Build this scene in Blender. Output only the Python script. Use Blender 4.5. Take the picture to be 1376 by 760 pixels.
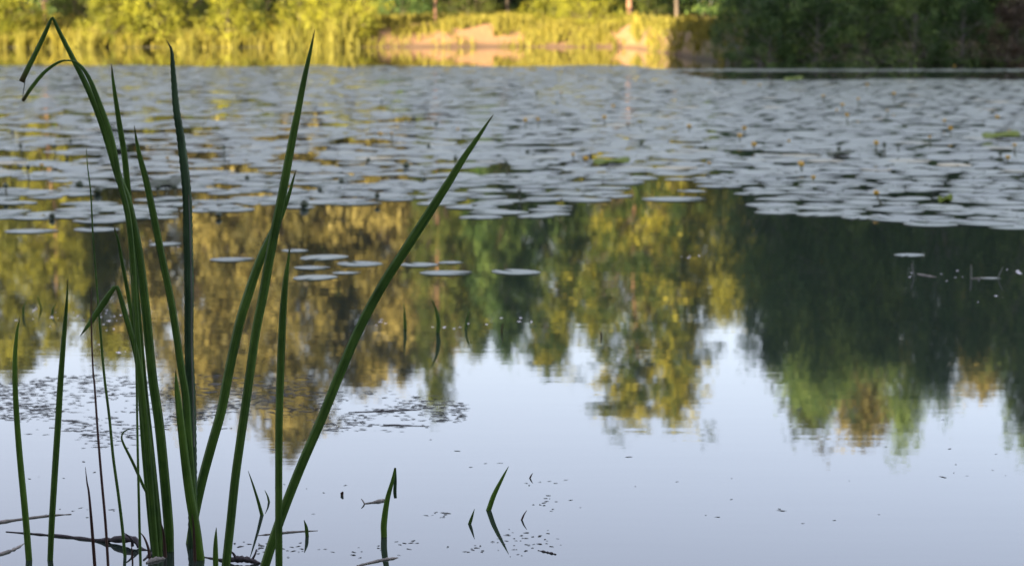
import bpy, math, random
import numpy as np
from mathutils import Vector

for o in list(bpy.data.objects):
    bpy.data.objects.remove(o)
SC = bpy.context.scene
COL = SC.collection

# ------------------------------------------------------------------ camera
W, HH, F = 1376.0, 760.0, 3000.0          # photograph size, focal length in its pixels
CAM_H = 1.10
HORIZON = 15.0
PITCH = math.atan((HH / 2 - HORIZON) / F)
cam_d = bpy.data.cameras.new('camera')
cam = bpy.data.objects.new('camera', cam_d)
COL.objects.link(cam)
cam.location = (0, 0, CAM_H)
cam.rotation_euler = (math.pi / 2 - PITCH, 0, 0)
cam_d.sensor_width = 36.0
cam_d.lens = 36.0 * F / W
cam_d.clip_start = 0.05
cam_d.clip_end = 2000
cam_d.dof.use_dof = True
cam_d.dof.focus_distance = 4.75
cam_d.dof.aperture_fstop = 6.8
SC.camera = cam

# ------------------------------------------------------------------ sky, sun, exposure
SUN_AZ = math.atan2(-0.47, -0.88)           # direction towards the sun, clockwise from +Y
SUN_EL = math.radians(11.5)
world = bpy.data.worlds.new('World')
SC.world = world
world.use_nodes = True
wn = world.node_tree
sky = wn.nodes.new('ShaderNodeTexSky')
sky.sky_type = 'NISHITA'
sky.sun_disc = False
sky.sun_elevation = SUN_EL
sky.sun_rotation = SUN_AZ
sky.altitude = 0
sky.air_density = 1.0
sky.dust_density = 1.2
sky.ozone_density = 1.6
bg = wn.nodes['Background']
bg.inputs['Strength'].default_value = 0.08
veil = wn.nodes.new('ShaderNodeMix')       # even, thin high haze over the whole sky
veil.data_type = 'RGBA'
veil.inputs['Factor'].default_value = 0.53
veil.inputs[7].default_value = (3.6, 3.15, 3.8, 1)
wn.links.new(sky.outputs['Color'], veil.inputs[6])
wn.links.new(veil.outputs[2], bg.inputs['Color'])

sun_d = bpy.data.lights.new('sun', 'SUN')
sun = bpy.data.objects.new('sun', sun_d)
COL.objects.link(sun)
sun_d.energy = 5.0
sun_d.angle = math.radians(0.5)
sun_d.color = (1.0, 0.80, 0.50)
to_sun = Vector((math.sin(SUN_AZ) * math.cos(SUN_EL), math.cos(SUN_AZ) * math.cos(SUN_EL), math.sin(SUN_EL)))
sun.rotation_euler = to_sun.to_track_quat('Z', 'Y').to_euler()
sun.location = to_sun * 60

SC.render.engine = 'CYCLES'
SC.cycles.use_denoising = True
SC.cycles.max_bounces = 6
SC.cycles.diffuse_bounces = 3
SC.cycles.glossy_bounces = 3
SC.cycles.transmission_bounces = 3
SC.cycles.transparent_max_bounces = 4
SC.cycles.caustics_reflective = False
SC.cycles.caustics_refractive = False
SC.view_settings.view_transform = 'Standard'
SC.view_settings.look = 'None'
SC.view_settings.gamma = 1.0
SC.view_settings.use_curve_mapping = False
SC.view_settings.exposure = 2.85

# ------------------------------------------------------------------ helpers
cp, sp = math.cos(PITCH), math.sin(PITCH)


def ray(x, y):
    u, v = (x - W / 2) / F, (HH / 2 - y) / F
    return Vector((u, cp + v * sp, -sp + v * cp))


def on_water(x, y, z=0.0):
    d = ray(x, y)
    t = (z - CAM_H) / d.z
    return Vector((d.x * t, d.y * t, z))


def at_depth(x, y, Y):
    d = ray(x, y)
    t = Y / d.y
    return Vector((d.x * t, Y, CAM_H + d.z * t))


def project(X, Y, Z=0.0):
    """pixel of a world point (arrays allowed)"""
    dz = Z - CAM_H
    depth = Y * cp - dz * sp
    return W / 2 + F * X / depth, HH / 2 - F * (Y * sp + dz * cp) / depth


def px_to_X(x, D):
    return (x - W / 2) / F * D


def mesh_from(name, verts, faces, mat=None, smooth=False, tint=None, uv=None):
    me = bpy.data.meshes.new(name)
    verts = np.asarray(verts, dtype=np.float32)
    if isinstance(faces, np.ndarray):
        n, k = faces.shape
        me.vertices.add(len(verts))
        me.vertices.foreach_set('co', verts.ravel())
        me.loops.add(n * k)
        me.loops.foreach_set('vertex_index', faces.astype(np.int32).ravel())
        me.polygons.add(n)
        me.polygons.foreach_set('loop_start', np.arange(0, n * k, k, dtype=np.int32))
        me.polygons.foreach_set('loop_total', np.full(n, k, dtype=np.int32))
        me.update(calc_edges=True)
    else:
        me.from_pydata(verts.tolist(), [], faces)
    if tint is not None:
        a = me.attributes.new('tint', 'FLOAT', 'POINT')
        a.data.foreach_set('value', np.asarray(tint, dtype=np.float32))
    if uv is not None:
        a = me.attributes.new('strip', 'FLOAT_VECTOR', 'POINT')
        a.data.foreach_set('vector', np.asarray(uv, dtype=np.float32).ravel())
    if smooth:
        me.polygons.foreach_set('use_smooth', [True] * len(me.polygons))
    if mat:
        me.materials.append(mat)
    return me


def link(name, me, parent=None):
    o = bpy.data.objects.new(name, me)
    COL.objects.link(o)
    if parent is not None:
        o.parent = parent
    return o


def tag(o, label=None, cat=None, group=None, kind=None):
    if label:
        o['label'] = label
    if cat:
        o['category'] = cat
    if group:
        o['group'] = group
    if kind:
        o['kind'] = kind
    return o


def thing(name, label, cat, loc, group=None):
    o = bpy.data.objects.new(name, None)
    o.empty_display_size = 0.1
    COL.objects.link(o)
    o.location = loc
    return tag(o, label, cat, group)


def merge(parts):
    """parts: list of (verts, faces(n,k), tint) -> one"""
    V, Fs, T, off = [], [], [], 0
    for v, f, t in parts:
        V.append(v)
        Fs.append(f + off)
        T.append(t)
        off += len(v)
    return np.concatenate(V), np.concatenate(Fs), np.concatenate(T)


def tube(pts, radii, sides=6, cap=True):
    pts = np.asarray(pts, dtype=float)
    n = len(pts)
    tang = np.gradient(pts, axis=0)
    tang /= np.linalg.norm(tang, axis=1)[:, None] + 1e-9
    ref = np.array([0.31, 0.22, 0.92]) if abs(tang[0][2]) < 0.8 else np.array([1.0, 0.1, 0.05])
    V = []
    for i in range(n):
        a = np.cross(tang[i], ref)
        a /= np.linalg.norm(a) + 1e-9
        b = np.cross(tang[i], a)
        for k in range(sides):
            th = 2 * math.pi * k / sides
            V.append(pts[i] + radii[i] * (a * math.cos(th) + b * math.sin(th)))
    Fq = []
    for i in range(n - 1):
        for k in range(sides):
            k2 = (k + 1) % sides
            Fq.append((i * sides + k, i * sides + k2, (i + 1) * sides + k2, (i + 1) * sides + k))
    V = np.array(V)
    if cap:
        for e in (0, n - 1):
            c = len(V)
            V = np.vstack([V, pts[e][None]])
            for k in range(0, sides, 1):
                a_, b_ = e * sides + k, e * sides + (k + 1) % sides
                Fq.append((c, a_, b_, b_)) if False else Fq.append((c, a_, b_, c)) if False else None
            for k in range(0, sides, 2):
                Fq.append((c, e * sides + k, e * sides + (k + 1) % sides, e * sides + (k + 2) % sides))
    return V, np.array(Fq), np.zeros(len(V))


# ------------------------------------------------------------------ materials
def new_mat(name):
    m = bpy.data.materials.new(name)
    m.use_nodes = True
    nt = m.node_tree
    b = nt.nodes['Principled BSDF']
    return m, nt, b


def nd(nt, t, **kw):
    n = nt.nodes.new(t)
    for k, v in kw.items():
        n.inputs[k].default_value = v
    return n


def ramp(nt, stops):
    r = nt.nodes.new('ShaderNodeValToRGB')
    e = r.color_ramp.elements
    while len(e) < len(stops):
        e.new(0.5)
    for el, (p, c) in zip(e, stops):
        el.position = p
        el.color = (*c, 1)
    return r


def foliage_mat(name, dark, light, transl=0.35, rough=0.55, mid=None):
    m, nt, b = new_mat(name)
    att = nt.nodes.new('ShaderNodeAttribute')
    att.attribute_name = 'tint'
    oi = nt.nodes.new('ShaderNodeObjectInfo')
    add = nt.nodes.new('ShaderNodeMath')
    add.operation = 'MULTIPLY_ADD'
    add.inputs[1].default_value = 0.25
    nt.links.new(oi.outputs['Random'], add.inputs[0])
    nt.links.new(att.outputs['Fac'], add.inputs[2])
    mid = mid or tuple((a + c) / 2 for a, c in zip(dark, light))
    r = ramp(nt, [(0.0, dark), (0.55, mid), (0.9, light)])
    nt.links.new(add.outputs[0], r.inputs['Fac'])
    b.inputs['Roughness'].default_value = rough
    b.inputs['Specular IOR Level'].default_value = 0.18
    nt.links.new(r.outputs['Color'], b.inputs['Base Color'])
    tr = nt.nodes.new('ShaderNodeBsdfTranslucent')
    nt.links.new(r.outputs['Color'], tr.inputs['Color'])
    mx = nt.nodes.new('ShaderNodeMixShader')
    mx.inputs[0].default_value = transl
    nt.links.new(b.outputs[0], mx.inputs[1])
    nt.links.new(tr.outputs[0], mx.inputs[2])
    nt.links.new(mx.outputs[0], nt.nodes['Material Output'].inputs['Surface'])
    return m


M = {}
M['leaf_gold'] = foliage_mat('leaf_gold', (0.042, 0.042, 0.014), (0.29, 0.245, 0.08), mid=(0.13, 0.115, 0.036))
M['leaf_yellow'] = foliage_mat('leaf_yellow', (0.030, 0.042, 0.008), (0.24, 0.235, 0.030))
M['leaf_sun_shade'] = foliage_mat('leaf_sun_shade', (0.014, 0.034, 0.008), (0.27, 0.25, 0.03), mid=(0.040, 0.062, 0.012))  # sunlit and shaded clumps are put into the leaf colour
M['leaf_green'] = foliage_mat('leaf_green', (0.022, 0.040, 0.010), (0.10, 0.12, 0.02))
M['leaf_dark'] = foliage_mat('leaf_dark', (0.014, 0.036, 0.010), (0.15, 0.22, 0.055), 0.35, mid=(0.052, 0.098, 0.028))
M['leaf_bush'] = foliage_mat('leaf_bush', (0.05, 0.065, 0.008), (0.30, 0.30, 0.03))
M['leaf_tan'] = foliage_mat('leaf_tan', (0.035, 0.03, 0.02), (0.11, 0.085, 0.055), 0.2)
M['grass'] = foliage_mat('grass', (0.055, 0.06, 0.010), (0.20, 0.175, 0.028), 0.3, 0.6)
M['reed_bed'] = foliage_mat('reed_bed', (0.05, 0.06, 0.010), (0.19, 0.175, 0.03), 0.3, 0.6)


def bark_mat(name, c0, c1, scale=6.0):
    m, nt, b = new_mat(name)
    tc = nt.nodes.new('ShaderNodeTexCoord')
    mp = nt.nodes.new('ShaderNodeMapping')
    mp.inputs['Scale'].default_value = (1, 1, 0.25)
    no = nd(nt, 'ShaderNodeTexNoise', Scale=scale, Detail=6.0, Roughness=0.7)
    r = ramp(nt, [(0.3, c0), (0.7, c1)])
    nt.links.new(tc.outputs['Object'], mp.inputs['Vector'])
    nt.links.new(mp.outputs[0], no.inputs['Vector'])
    nt.links.new(no.outputs['Fac'], r.inputs['Fac'])
    nt.links.new(r.outputs['Color'], b.inputs['Base Color'])
    bp = nd(nt, 'ShaderNodeBump', Strength=0.6, Distance=0.02)
    nt.links.new(no.outputs['Fac'], bp.inputs['Height'])
    nt.links.new(bp.outputs[0], b.inputs['Normal'])
    b.inputs['Roughness'].default_value = 0.85
    return m


M['bark'] = bark_mat('bark', (0.035, 0.028, 0.022), (0.10, 0.075, 0.055))
M['bark_pine'] = bark_mat('bark_pine', (0.15, 0.075, 0.045), (0.27, 0.15, 0.095))
M['bark_grey'] = bark_mat('bark_grey', (0.09, 0.085, 0.085), (0.20, 0.18, 0.18))
M['stick'] = bark_mat('stick', (0.018, 0.017, 0.02), (0.06, 0.052, 0.055), 30.0)
M['stick_pale'] = bark_mat('stick_pale', (0.10, 0.10, 0.085), (0.30, 0.29, 0.25), 30.0)

# water: dark pond, Fresnel mirror, very fine ripples
m, nt, b = new_mat('water')
geo = nt.nodes.new('ShaderNodeNewGeometry')
b.inputs['Base Color'].default_value = (0.016, 0.025, 0.020, 1)
b.inputs['Roughness'].default_value = 0.02
b.inputs['IOR'].default_value = 1.333
hsum = None
for sx, sy, det, amp in ((0.9, 5.0, 2.0, 0.00013), (2.6, 12.0, 2.0, 0.000075), (0.25, 0.6, 1.0, 0.0006)):
    mp = nt.nodes.new('ShaderNodeMapping')
    mp.inputs['Scale'].default_value = (sx, sy, 1)
    mp.inputs['Rotation'].default_value = (0, 0, 0.12 * (1 + amp * 500))
    no = nd(nt, 'ShaderNodeTexNoise', Scale=1.0, Detail=det, Roughness=0.5)
    ml = nt.nodes.new('ShaderNodeMath')
    ml.operation = 'MULTIPLY'
    ml.inputs[1].default_value = amp
    nt.links.new(geo.outputs['Position'], mp.inputs['Vector'])
    nt.links.new(mp.outputs[0], no.inputs['Vector'])
    nt.links.new(no.outputs['Fac'], ml.inputs[0])
    if hsum is None:
        hsum = ml
    else:
        ad = nt.nodes.new('ShaderNodeMath')
        nt.links.new(hsum.outputs[0], ad.inputs[0])
        nt.links.new(ml.outputs[0], ad.inputs[1])
        hsum = ad
sepw = nt.nodes.new('ShaderNodeSeparateXYZ')
nt.links.new(geo.outputs['Position'], sepw.inputs[0])
mrw = nd(nt, 'ShaderNodeMapRange', **{'From Min': 40.0, 'From Max': 48.0, 'To Min': 0.0, 'To Max': 0.0032})
nt.links.new(sepw.outputs['Y'], mrw.inputs['Value'])
mpw = nt.nodes.new('ShaderNodeMapping')
mpw.inputs['Scale'].default_value = (0.35, 0.8, 1)
now = nd(nt, 'ShaderNodeTexNoise', Scale=1.0, Detail=3.0)
nt.links.new(geo.outputs['Position'], mpw.inputs['Vector'])
nt.links.new(mpw.outputs[0], now.inputs['Vector'])
maw = nt.nodes.new('ShaderNodeMath')
maw.operation = 'MULTIPLY_ADD'
nt.links.new(now.outputs['Fac'], maw.inputs[0])
nt.links.new(mrw.outputs['Result'], maw.inputs[1])
nt.links.new(hsum.outputs[0], maw.inputs[2])
hsum = maw
bp = nd(nt, 'ShaderNodeBump', Strength=1.0, Distance=1.0)
nt.links.new(hsum.outputs[0], bp.inputs['Height'])
nt.links.new(bp.outputs[0], b.inputs['Normal'])
M['water'] = m

# ground: grassy soil, warm sand where the bank is bare
m, nt, b = new_mat('ground')
geo = nt.nodes.new('ShaderNodeNewGeometry')
att = nt.nodes.new('ShaderNodeAttribute')
att.attribute_name = 'tint'
n1 = nd(nt, 'ShaderNodeTexNoise', Scale=1.3, Detail=8.0, Roughness=0.65)
n2 = nd(nt, 'ShaderNodeTexNoise', Scale=9.0, Detail=5.0, Roughness=0.7)
for n_ in (n1, n2):
    nt.links.new(geo.outputs['Position'], n_.inputs['Vector'])
soil = ramp(nt, [(0.3, (0.04, 0.038, 0.015)), (0.7, (0.11, 0.095, 0.03))])
sand = ramp(nt, [(0.25, (0.19, 0.098, 0.042)), (0.75, (0.33, 0.19, 0.085))])
nt.links.new(n1.outputs['Fac'], soil.inputs['Fac'])
nt.links.new(n2.outputs['Fac'], sand.inputs['Fac'])
mx = nt.nodes.new('ShaderNodeMix')
mx.data_type = 'RGBA'
nt.links.new(att.outputs['Fac'], mx.inputs['Factor'])
nt.links.new(soil.outputs['Color'], mx.inputs[6])
nt.links.new(sand.outputs['Color'], mx.inputs[7])
sepg = nt.nodes.new('ShaderNodeSeparateXYZ')
nt.links.new(geo.outputs['Position'], sepg.inputs[0])
wet = nd(nt, 'ShaderNodeMapRange', **{'From Min': 0.03, 'From Max': 0.14, 'To Min': 0.4, 'To Max': 1.0})
nt.links.new(sepg.outputs['Z'], wet.inputs['Value'])
wm = nt.nodes.new('ShaderNodeVectorMath')
wm.operation = 'SCALE'
nt.links.new(mx.outputs[2], wm.inputs[0])
nt.links.new(wet.outputs['Result'], wm.inputs['Scale'])
nt.links.new(wm.outputs[0], b.inputs['Base Color'])
b.inputs['Roughness'].default_value = 0.95
bp = nd(nt, 'ShaderNodeBump', Strength=0.7, Distance=0.08)
nt.links.new(n2.outputs['Fac'], bp.inputs['Height'])
nt.links.new(bp.outputs[0], b.inputs['Normal'])
M['ground'] = m


# cattail blades: lengthwise striation from the 'strip' attribute (x across, y along)
def blade_mat(name, dark, light, tip=(0.10, 0.075, 0.03), stripes=9.0):
    m, nt, b = new_mat(name)
    att = nt.nodes.new('ShaderNodeAttribute')
    att.attribute_name = 'strip'
    mp = nt.nodes.new('ShaderNodeMapping')
    mp.inputs['Scale'].default_value = (stripes, 1.2, 1)
    nt.links.new(att.outputs['Vector'], mp.inputs['Vector'])
    no = nd(nt, 'ShaderNodeTexNoise', Scale=1.0, Detail=3.0, Roughness=0.6)
    nt.links.new(mp.outputs[0], no.inputs['Vector'])
    tc = nt.nodes.new('ShaderNodeTexCoord')
    blotch = nd(nt, 'ShaderNodeTexNoise', Scale=14.0, Detail=5.0, Roughness=0.65)
    nt.links.new(tc.outputs['Object'], blotch.inputs['Vector'])
    av = nt.nodes.new('ShaderNodeMath')
    av.operation = 'MULTIPLY_ADD'
    av.inputs[1].default_value = 0.45
    nt.links.new(blotch.outputs['Fac'], av.inputs[0])
    sc_ = nt.nodes.new('ShaderNodeMath')
    sc_.operation = 'MULTIPLY'
    sc_.inputs[1].default_value = 0.6
    nt.links.new(no.outputs['Fac'], sc_.inputs[0])
    nt.links.new(sc_.outputs[0], av.inputs[2])
    r = ramp(nt, [(0.38, dark), (0.62, light)])
    nt.links.new(av.outputs[0], r.inputs['Fac'])
    sep = nt.nodes.new('ShaderNodeSeparateXYZ')
    nt.links.new(att.outputs['Vector'], sep.inputs[0])
    mr = nd(nt, 'ShaderNodeMapRange', **{'From Min': 0.975, 'From Max': 1.0})
    nt.links.new(sep.outputs['Z'], mr.inputs['Value'])
    mx = nt.nodes.new('ShaderNodeMix')
    mx.data_type = 'RGBA'
    nt.links.new(mr.outputs['Result'], mx.inputs['Factor'])
    nt.links.new(r.outputs['Color'], mx.inputs[6])
    mx.inputs[7].default_value = (*tip, 1)
    nt.links.new(mx.outputs[2], b.inputs['Base Color'])
    b.inputs['Roughness'].default_value = 0.42
    b.inputs['Specular IOR Level'].default_value = 0.4
    bp = nd(nt, 'ShaderNodeBump', Strength=0.5, Distance=0.0008)
    nt.links.new(no.outputs['Fac'], bp.inputs['Height'])
    nt.links.new(bp.outputs[0], b.inputs['Normal'])
    tr = nt.nodes.new('ShaderNodeBsdfTranslucent')
    nt.links.new(mx.outputs[2], tr.inputs['Color'])
    ms = nt.nodes.new('ShaderNodeMixShader')
    ms.inputs[0].default_value = 0.35
    nt.links.new(b.outputs[0], ms.inputs[1])
    nt.links.new(tr.outputs[0], ms.inputs[2])
    nt.links.new(ms.outputs[0], nt.nodes['Material Output'].inputs['Surface'])
    return m


M['blade'] = blade_mat('blade', (0.026, 0.075, 0.014), (0.11, 0.22, 0.04))
M['blade_bright'] = blade_mat('blade_bright', (0.045, 0.115, 0.014), (0.14, 0.27, 0.04))
M['blade_blue'] = blade_mat('blade_blue', (0.018, 0.052, 0.022), (0.075, 0.145, 0.07))
M['blade_dry'] = blade_mat('blade_dry', (0.055, 0.030, 0.024), (0.12, 0.075, 0.055))
M['blade_pale'] = blade_mat('blade_pale', (0.10, 0.12, 0.10), (0.24, 0.26, 0.22))


def plain_mat(name, c0, c1, scale, rough, spec=0.5):
    m, nt, b = new_mat(name)
    tc = nt.nodes.new('ShaderNodeTexCoord')
    no = nd(nt, 'ShaderNodeTexNoise', Scale=scale, Detail=4.0)
    r = ramp(nt, [(0.3, c0), (0.7, c1)])
    nt.links.new(tc.outputs['Object'], no.inputs['Vector'])
    nt.links.new(no.outputs['Fac'], r.inputs['Fac'])
    nt.links.new(r.outputs['Color'], b.inputs['Base Color'])
    b.inputs['Roughness'].default_value = rough
    b.inputs['Specular IOR Level'].default_value = spec
    return m


M['petal'] = plain_mat('petal', (0.40, 0.24, 0.02), (0.60, 0.38, 0.035), 40, 0.45)
M['bud'] = plain_mat('bud', (0.020, 0.035, 0.018), (0.05, 0.075, 0.03), 40, 0.5)
M['stalk'] = plain_mat('stalk', (0.035, 0.05, 0.02), (0.08, 0.09, 0.04), 40, 0.5)
M['weed'] = plain_mat('weed', (0.012, 0.018, 0.016), (0.05, 0.055, 0.045), 20, 0.7, 0.2)
M['foam'] = plain_mat('foam', (0.55, 0.56, 0.58), (0.80, 0.80, 0.80), 30, 0.5)

# lily pads: waxy leaf that mirrors the sky at this flat angle
m, nt, b = new_mat('lily_pad')
att = nt.nodes.new('ShaderNodeAttribute')
att.attribute_name = 'tint'
geo = nt.nodes.new('ShaderNodeNewGeometry')
no = nd(nt, 'ShaderNodeTexNoise', Scale=25.0, Detail=5.0, Roughness=0.6)
nt.links.new(geo.outputs['Position'], no.inputs['Vector'])
ad = nt.nodes.new('ShaderNodeMath')
ad.operation = 'MULTIPLY_ADD'
ad.inputs[1].default_value = 0.3
nt.links.new(no.outputs['Fac'], ad.inputs[0])
nt.links.new(att.outputs['Fac'], ad.inputs[2])
r = ramp(nt, [(0.0, (0.03, 0.065, 0.04)), (0.7, (0.09, 0.135, 0.085)), (1.0, (0.22, 0.19, 0.05))])
nt.links.new(ad.outputs[0], r.inputs['Fac'])
nt.links.new(r.outputs['Color'], b.inputs['Base Color'])
b.inputs['Roughness'].default_value = 0.5
b.inputs['Specular IOR Level'].default_value = 0.6
b.inputs['Sheen Weight'].default_value = 0.12
b.inputs['Sheen Roughness'].default_value = 0.4
bp = nd(nt, 'ShaderNodeBump', Strength=0.25, Distance=0.004)
nt.links.new(no.outputs['Fac'], bp.inputs['Height'])
nt.links.new(bp.outputs[0], b.inputs['Normal'])
M['pad'] = m

# ------------------------------------------------------------------ setting: ground, water
def smooth01(a, b_, x):
    t = np.clip((x - a) / (b_ - a), 0, 1)
    return t * t * (3 - 2 * t)


def vnoise(x, y, s=0.0):
    """cheap smooth pseudo noise in -1..1"""
    return (np.sin(x * 1.3 + s) * np.cos(y * 1.7 - s * 2) + 0.6 * np.sin(x * 2.9 - y * 2.1 + s * 3)
            + 0.4 * np.sin(x * 5.3 + y * 4.7 + s * 5) + 0.25 * np.cos(x * 9.1 - y * 8.3 + s)) / 2.0


SHX = np.array([-200, -60, -40, -28, -20, -10, 0, 3.6, 4.0, 4.35, 4.8, 7, 10.5, 14, 19, 24, 28, 30, 200.])
SHY = np.array([-40, 5, 45, 63, 67.5, 68.5, 69, 68.5, 60, 49, 46.3, 45.2, 44.6, 43, 36, 22, 5, -40, -60.])


def shore(X):
    return np.interp(X, SHX, SHY)


def ground_h(X, Y):
    X = np.asarray(X, float)
    Y = np.asarray(Y, float)
    d = Y - shore(X) + 0.35 * vnoise(X * 0.7, Y * 0.2, 1.0)
    right = smooth01(3.5, 6, X)
    steep = 1.0 - 0.45 * smooth01(-6, -9, X)
    far = np.where(d < 0, np.maximum(-1.2, d * 0.25), 0)
    rise = (0.62 - 0.2 * right) * steep * smooth01(-0.2, 4.2, d) + 0.008 * np.clip(d, 0, 60) + 0.10 * vnoise(X * 0.8, Y * 0.8, 2.0) * smooth01(0.5, 3, d)
    hf = np.where(d < 0, far, rise)
    dn = 1.9 + 0.25 * vnoise(X * 0.5, X * 0.1, 4.0) - Y
    hn = np.where(dn < 0, np.maximum(-1.2, dn * 0.35), 0.36 * smooth01(-0.1, 1.6, dn) + 0.02 * np.clip(dn, 0, 40))
    return np.maximum(hf, hn)


gx = np.unique(np.concatenate([np.linspace(-450, -40, 24), np.linspace(-40, -24, 20), np.linspace(-24, 14, 130), np.linspace(14, 34, 26), np.linspace(34, 450, 24)]))
gy = np.unique(np.concatenate([np.linspace(-300, -12, 16), np.linspace(-12, 4, 26), np.linspace(4, 42, 24), np.linspace(42, 76, 110), np.linspace(76, 130, 40), np.linspace(130, 600, 20)]))
GX, GY = np.meshgrid(gx, gy)
GZ = ground_h(GX, GY)
nx, ny = len(gx), len(gy)
idx = np.arange(nx * ny).reshape(ny, nx)
faces = np.stack([idx[:-1, :-1], idx[:-1, 1:], idx[1:, 1:], idx[1:, :-1]], -1).reshape(-1, 4)
dsh = GY - shore(GX)
px_, py_ = project(GX, np.maximum(GY, 1.0), GZ)
sandm = smooth01(-5.6, -3.6, GX) * (1 - smooth01(5.2, 6.6, GX)) * smooth01(50, 60, GY) * (1 - smooth01(3.0, 6.5, dsh + 1.5 * vnoise(GX * 0.9, GY * 0.6, 3.0)))
sandm = np.clip(sandm + 0.35 * smooth01(0.2, 0.8, vnoise(GX * 0.5, GY * 0.5, 7.0)) * (dsh > 0) * (dsh < 4) * (GX < 4), 0, 1)
go = link('ground', mesh_from('ground', np.stack([GX, GY, GZ], -1).reshape(-1, 3), faces, M['ground'], True, sandm.ravel()))
tag(go, kind='structure')

wv = [(-260, -20, 0), (260, -20, 0), (260, 160, 0), (-260, 160, 0)]
tag(link('water', mesh_from('water', wv, np.array([[0, 1, 2, 3]]), M['water'])), kind='structure')


# ------------------------------------------------------------------ trees
def leaf_quads(rng, centers, normals_bias, size, aspect=0.55):
    n = len(centers)
    a = rng.normal(size=(n, 3))
    a[:, 2] *= 0.7
    a /= np.linalg.norm(a, axis=1)[:, None] + 1e-9
    nb = normals_bias + rng.normal(size=(n, 3)) * 0.8
    b_ = np.cross(a, nb)
    b_ /= np.linalg.norm(b_, axis=1)[:, None] + 1e-9
    L = size * rng.uniform(0.6, 1.35, n)[:, None]
    V = np.empty((n, 4, 3))
    V[:, 0] = centers - a * L * 0.5
    V[:, 1] = centers + b_ * L * 0.5 * aspect - a * L * 0.05
    V[:, 2] = centers + a * L * 0.5
    V[:, 3] = centers - b_ * L * 0.5 * aspect - a * L * 0.05
    return V.reshape(-1, 3), np.arange(n * 4).reshape(n, 4)


def make_tree(seed, H=12.0, R=3.0, base=0.25, n_clump=55, n_leaf=14000, leaf=0.17, trunk_r=0.16, droop=0.0, top=0.75, bare=True):
    rng = np.random.default_rng(seed)
    woods = []
    n = 10
    tz = np.linspace(-0.3, H * 0.93, n)
    wob = np.cumsum(rng.normal(size=(n, 2)) * H * 0.006, axis=0)
    wob -= wob[0]
    tp = np.column_stack([wob, tz])
    tr = trunk_r * (1 - 0.88 * np.linspace(0, 1, n) ** 1.1)
    woods.append(tube(tp, tr, 8))
    limbs = []
    C, N, T = [], [], []
    per = n_leaf // n_clump
    for i in range(n_clump):
        t = (i + rng.uniform(0.1, 0.9)) / n_clump
        zc = H * (base + (0.985 - base) * t)
        prof = (math.sin(math.pi * min(1, (0.12 + 0.88 * t)) ** top)) ** 0.75
        rad = R * prof * (0.35 + 0.65 * math.sqrt(rng.uniform())) * rng.uniform(0.75, 1.15)
        th = i * 2.39996 + rng.uniform(-0.5, 0.5)
        c = np.array([math.cos(th) * rad, math.sin(th) * rad, zc])
        k = min(n - 1, max(1, int((zc - 0.22 * rad - 0.1 * H) / (H * 0.93) * n)))
        p0 = tp[k]
        mid = (p0 + c) / 2 + np.array([0, 0, 0.12 * rad])
        r0 = max(0.012, tr[k] * 0.42)
        limbs.append(tube([p0, mid, c + np.array([0, 0, -0.1])], [r0, r0 * 0.6, r0 * 0.2], 5, False))
        for q in range(2):
            e = c + rng.normal(size=3) * np.array([1, 1, 0.6]) * R * 0.25
            limbs.append(tube([mid, (mid + e) / 2 + rng.normal(size=3) * 0.1, e], [r0 * 0.5, r0 * 0.3, r0 * 0.1], 4, False))
        rc = R * rng.uniform(0.16, 0.30)
        m_ = int(per * rng.uniform(0.6, 1.4))
        # leaves sit on small sprays inside the clump, so the clump has gaps
        ns = 7
        spray = rng.normal(size=(ns, 3)) * rc * np.array([0.8, 0.8, 0.55])
        pick = rng.integers(0, ns, m_)
        off = spray[pick] + rng.normal(size=(m_, 3)) * rc * np.array([0.33, 0.33, 0.24])
        off[:, 2] -= droop * rng.uniform(0, 1, m_) ** 2 * rc * 3
        C.append(c + off)
        nb = off / rc * 0.6 + np.array([0, 0, 0.7]) + np.array([c[0], c[1], 0]) / (R + 1e-6) * 0.6
        N.append(nb)
        T.append(np.clip(rng.uniform(0, 0.75) + rng.normal(size=m_) * 0.14, 0, 1))
    C, N, T = np.concatenate(C), np.concatenate(N), np.concatenate(T)
    lo = 0.15 if base > 0.1 else 0.03
    C[:, 2] = np.maximum(C[:, 2], lo + rng.uniform(0, 0.25, len(C)))
    lv, lf = leaf_quads(rng, C, N, leaf)
    wv_, wf_, wt_ = merge(woods)
    bv_, bf_, bt_ = merge(limbs)
    return (wv_, wf_), (lv, lf, np.repeat(T, 4)), (bv_, bf_)


VAR = {}


def variant(key, **kw):
    w, l, lb = make_tree(**kw)
    VAR[key] = (mesh_from('trunk_' + key, w[0], w[1], None, True), mesh_from('limbs_' + key, lb[0], lb[1], None, True), mesh_from('crown_' + key, l[0], l[1], None, False, l[2]), kw.get('H', 12.0), kw.get('R', 3.0))


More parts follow.
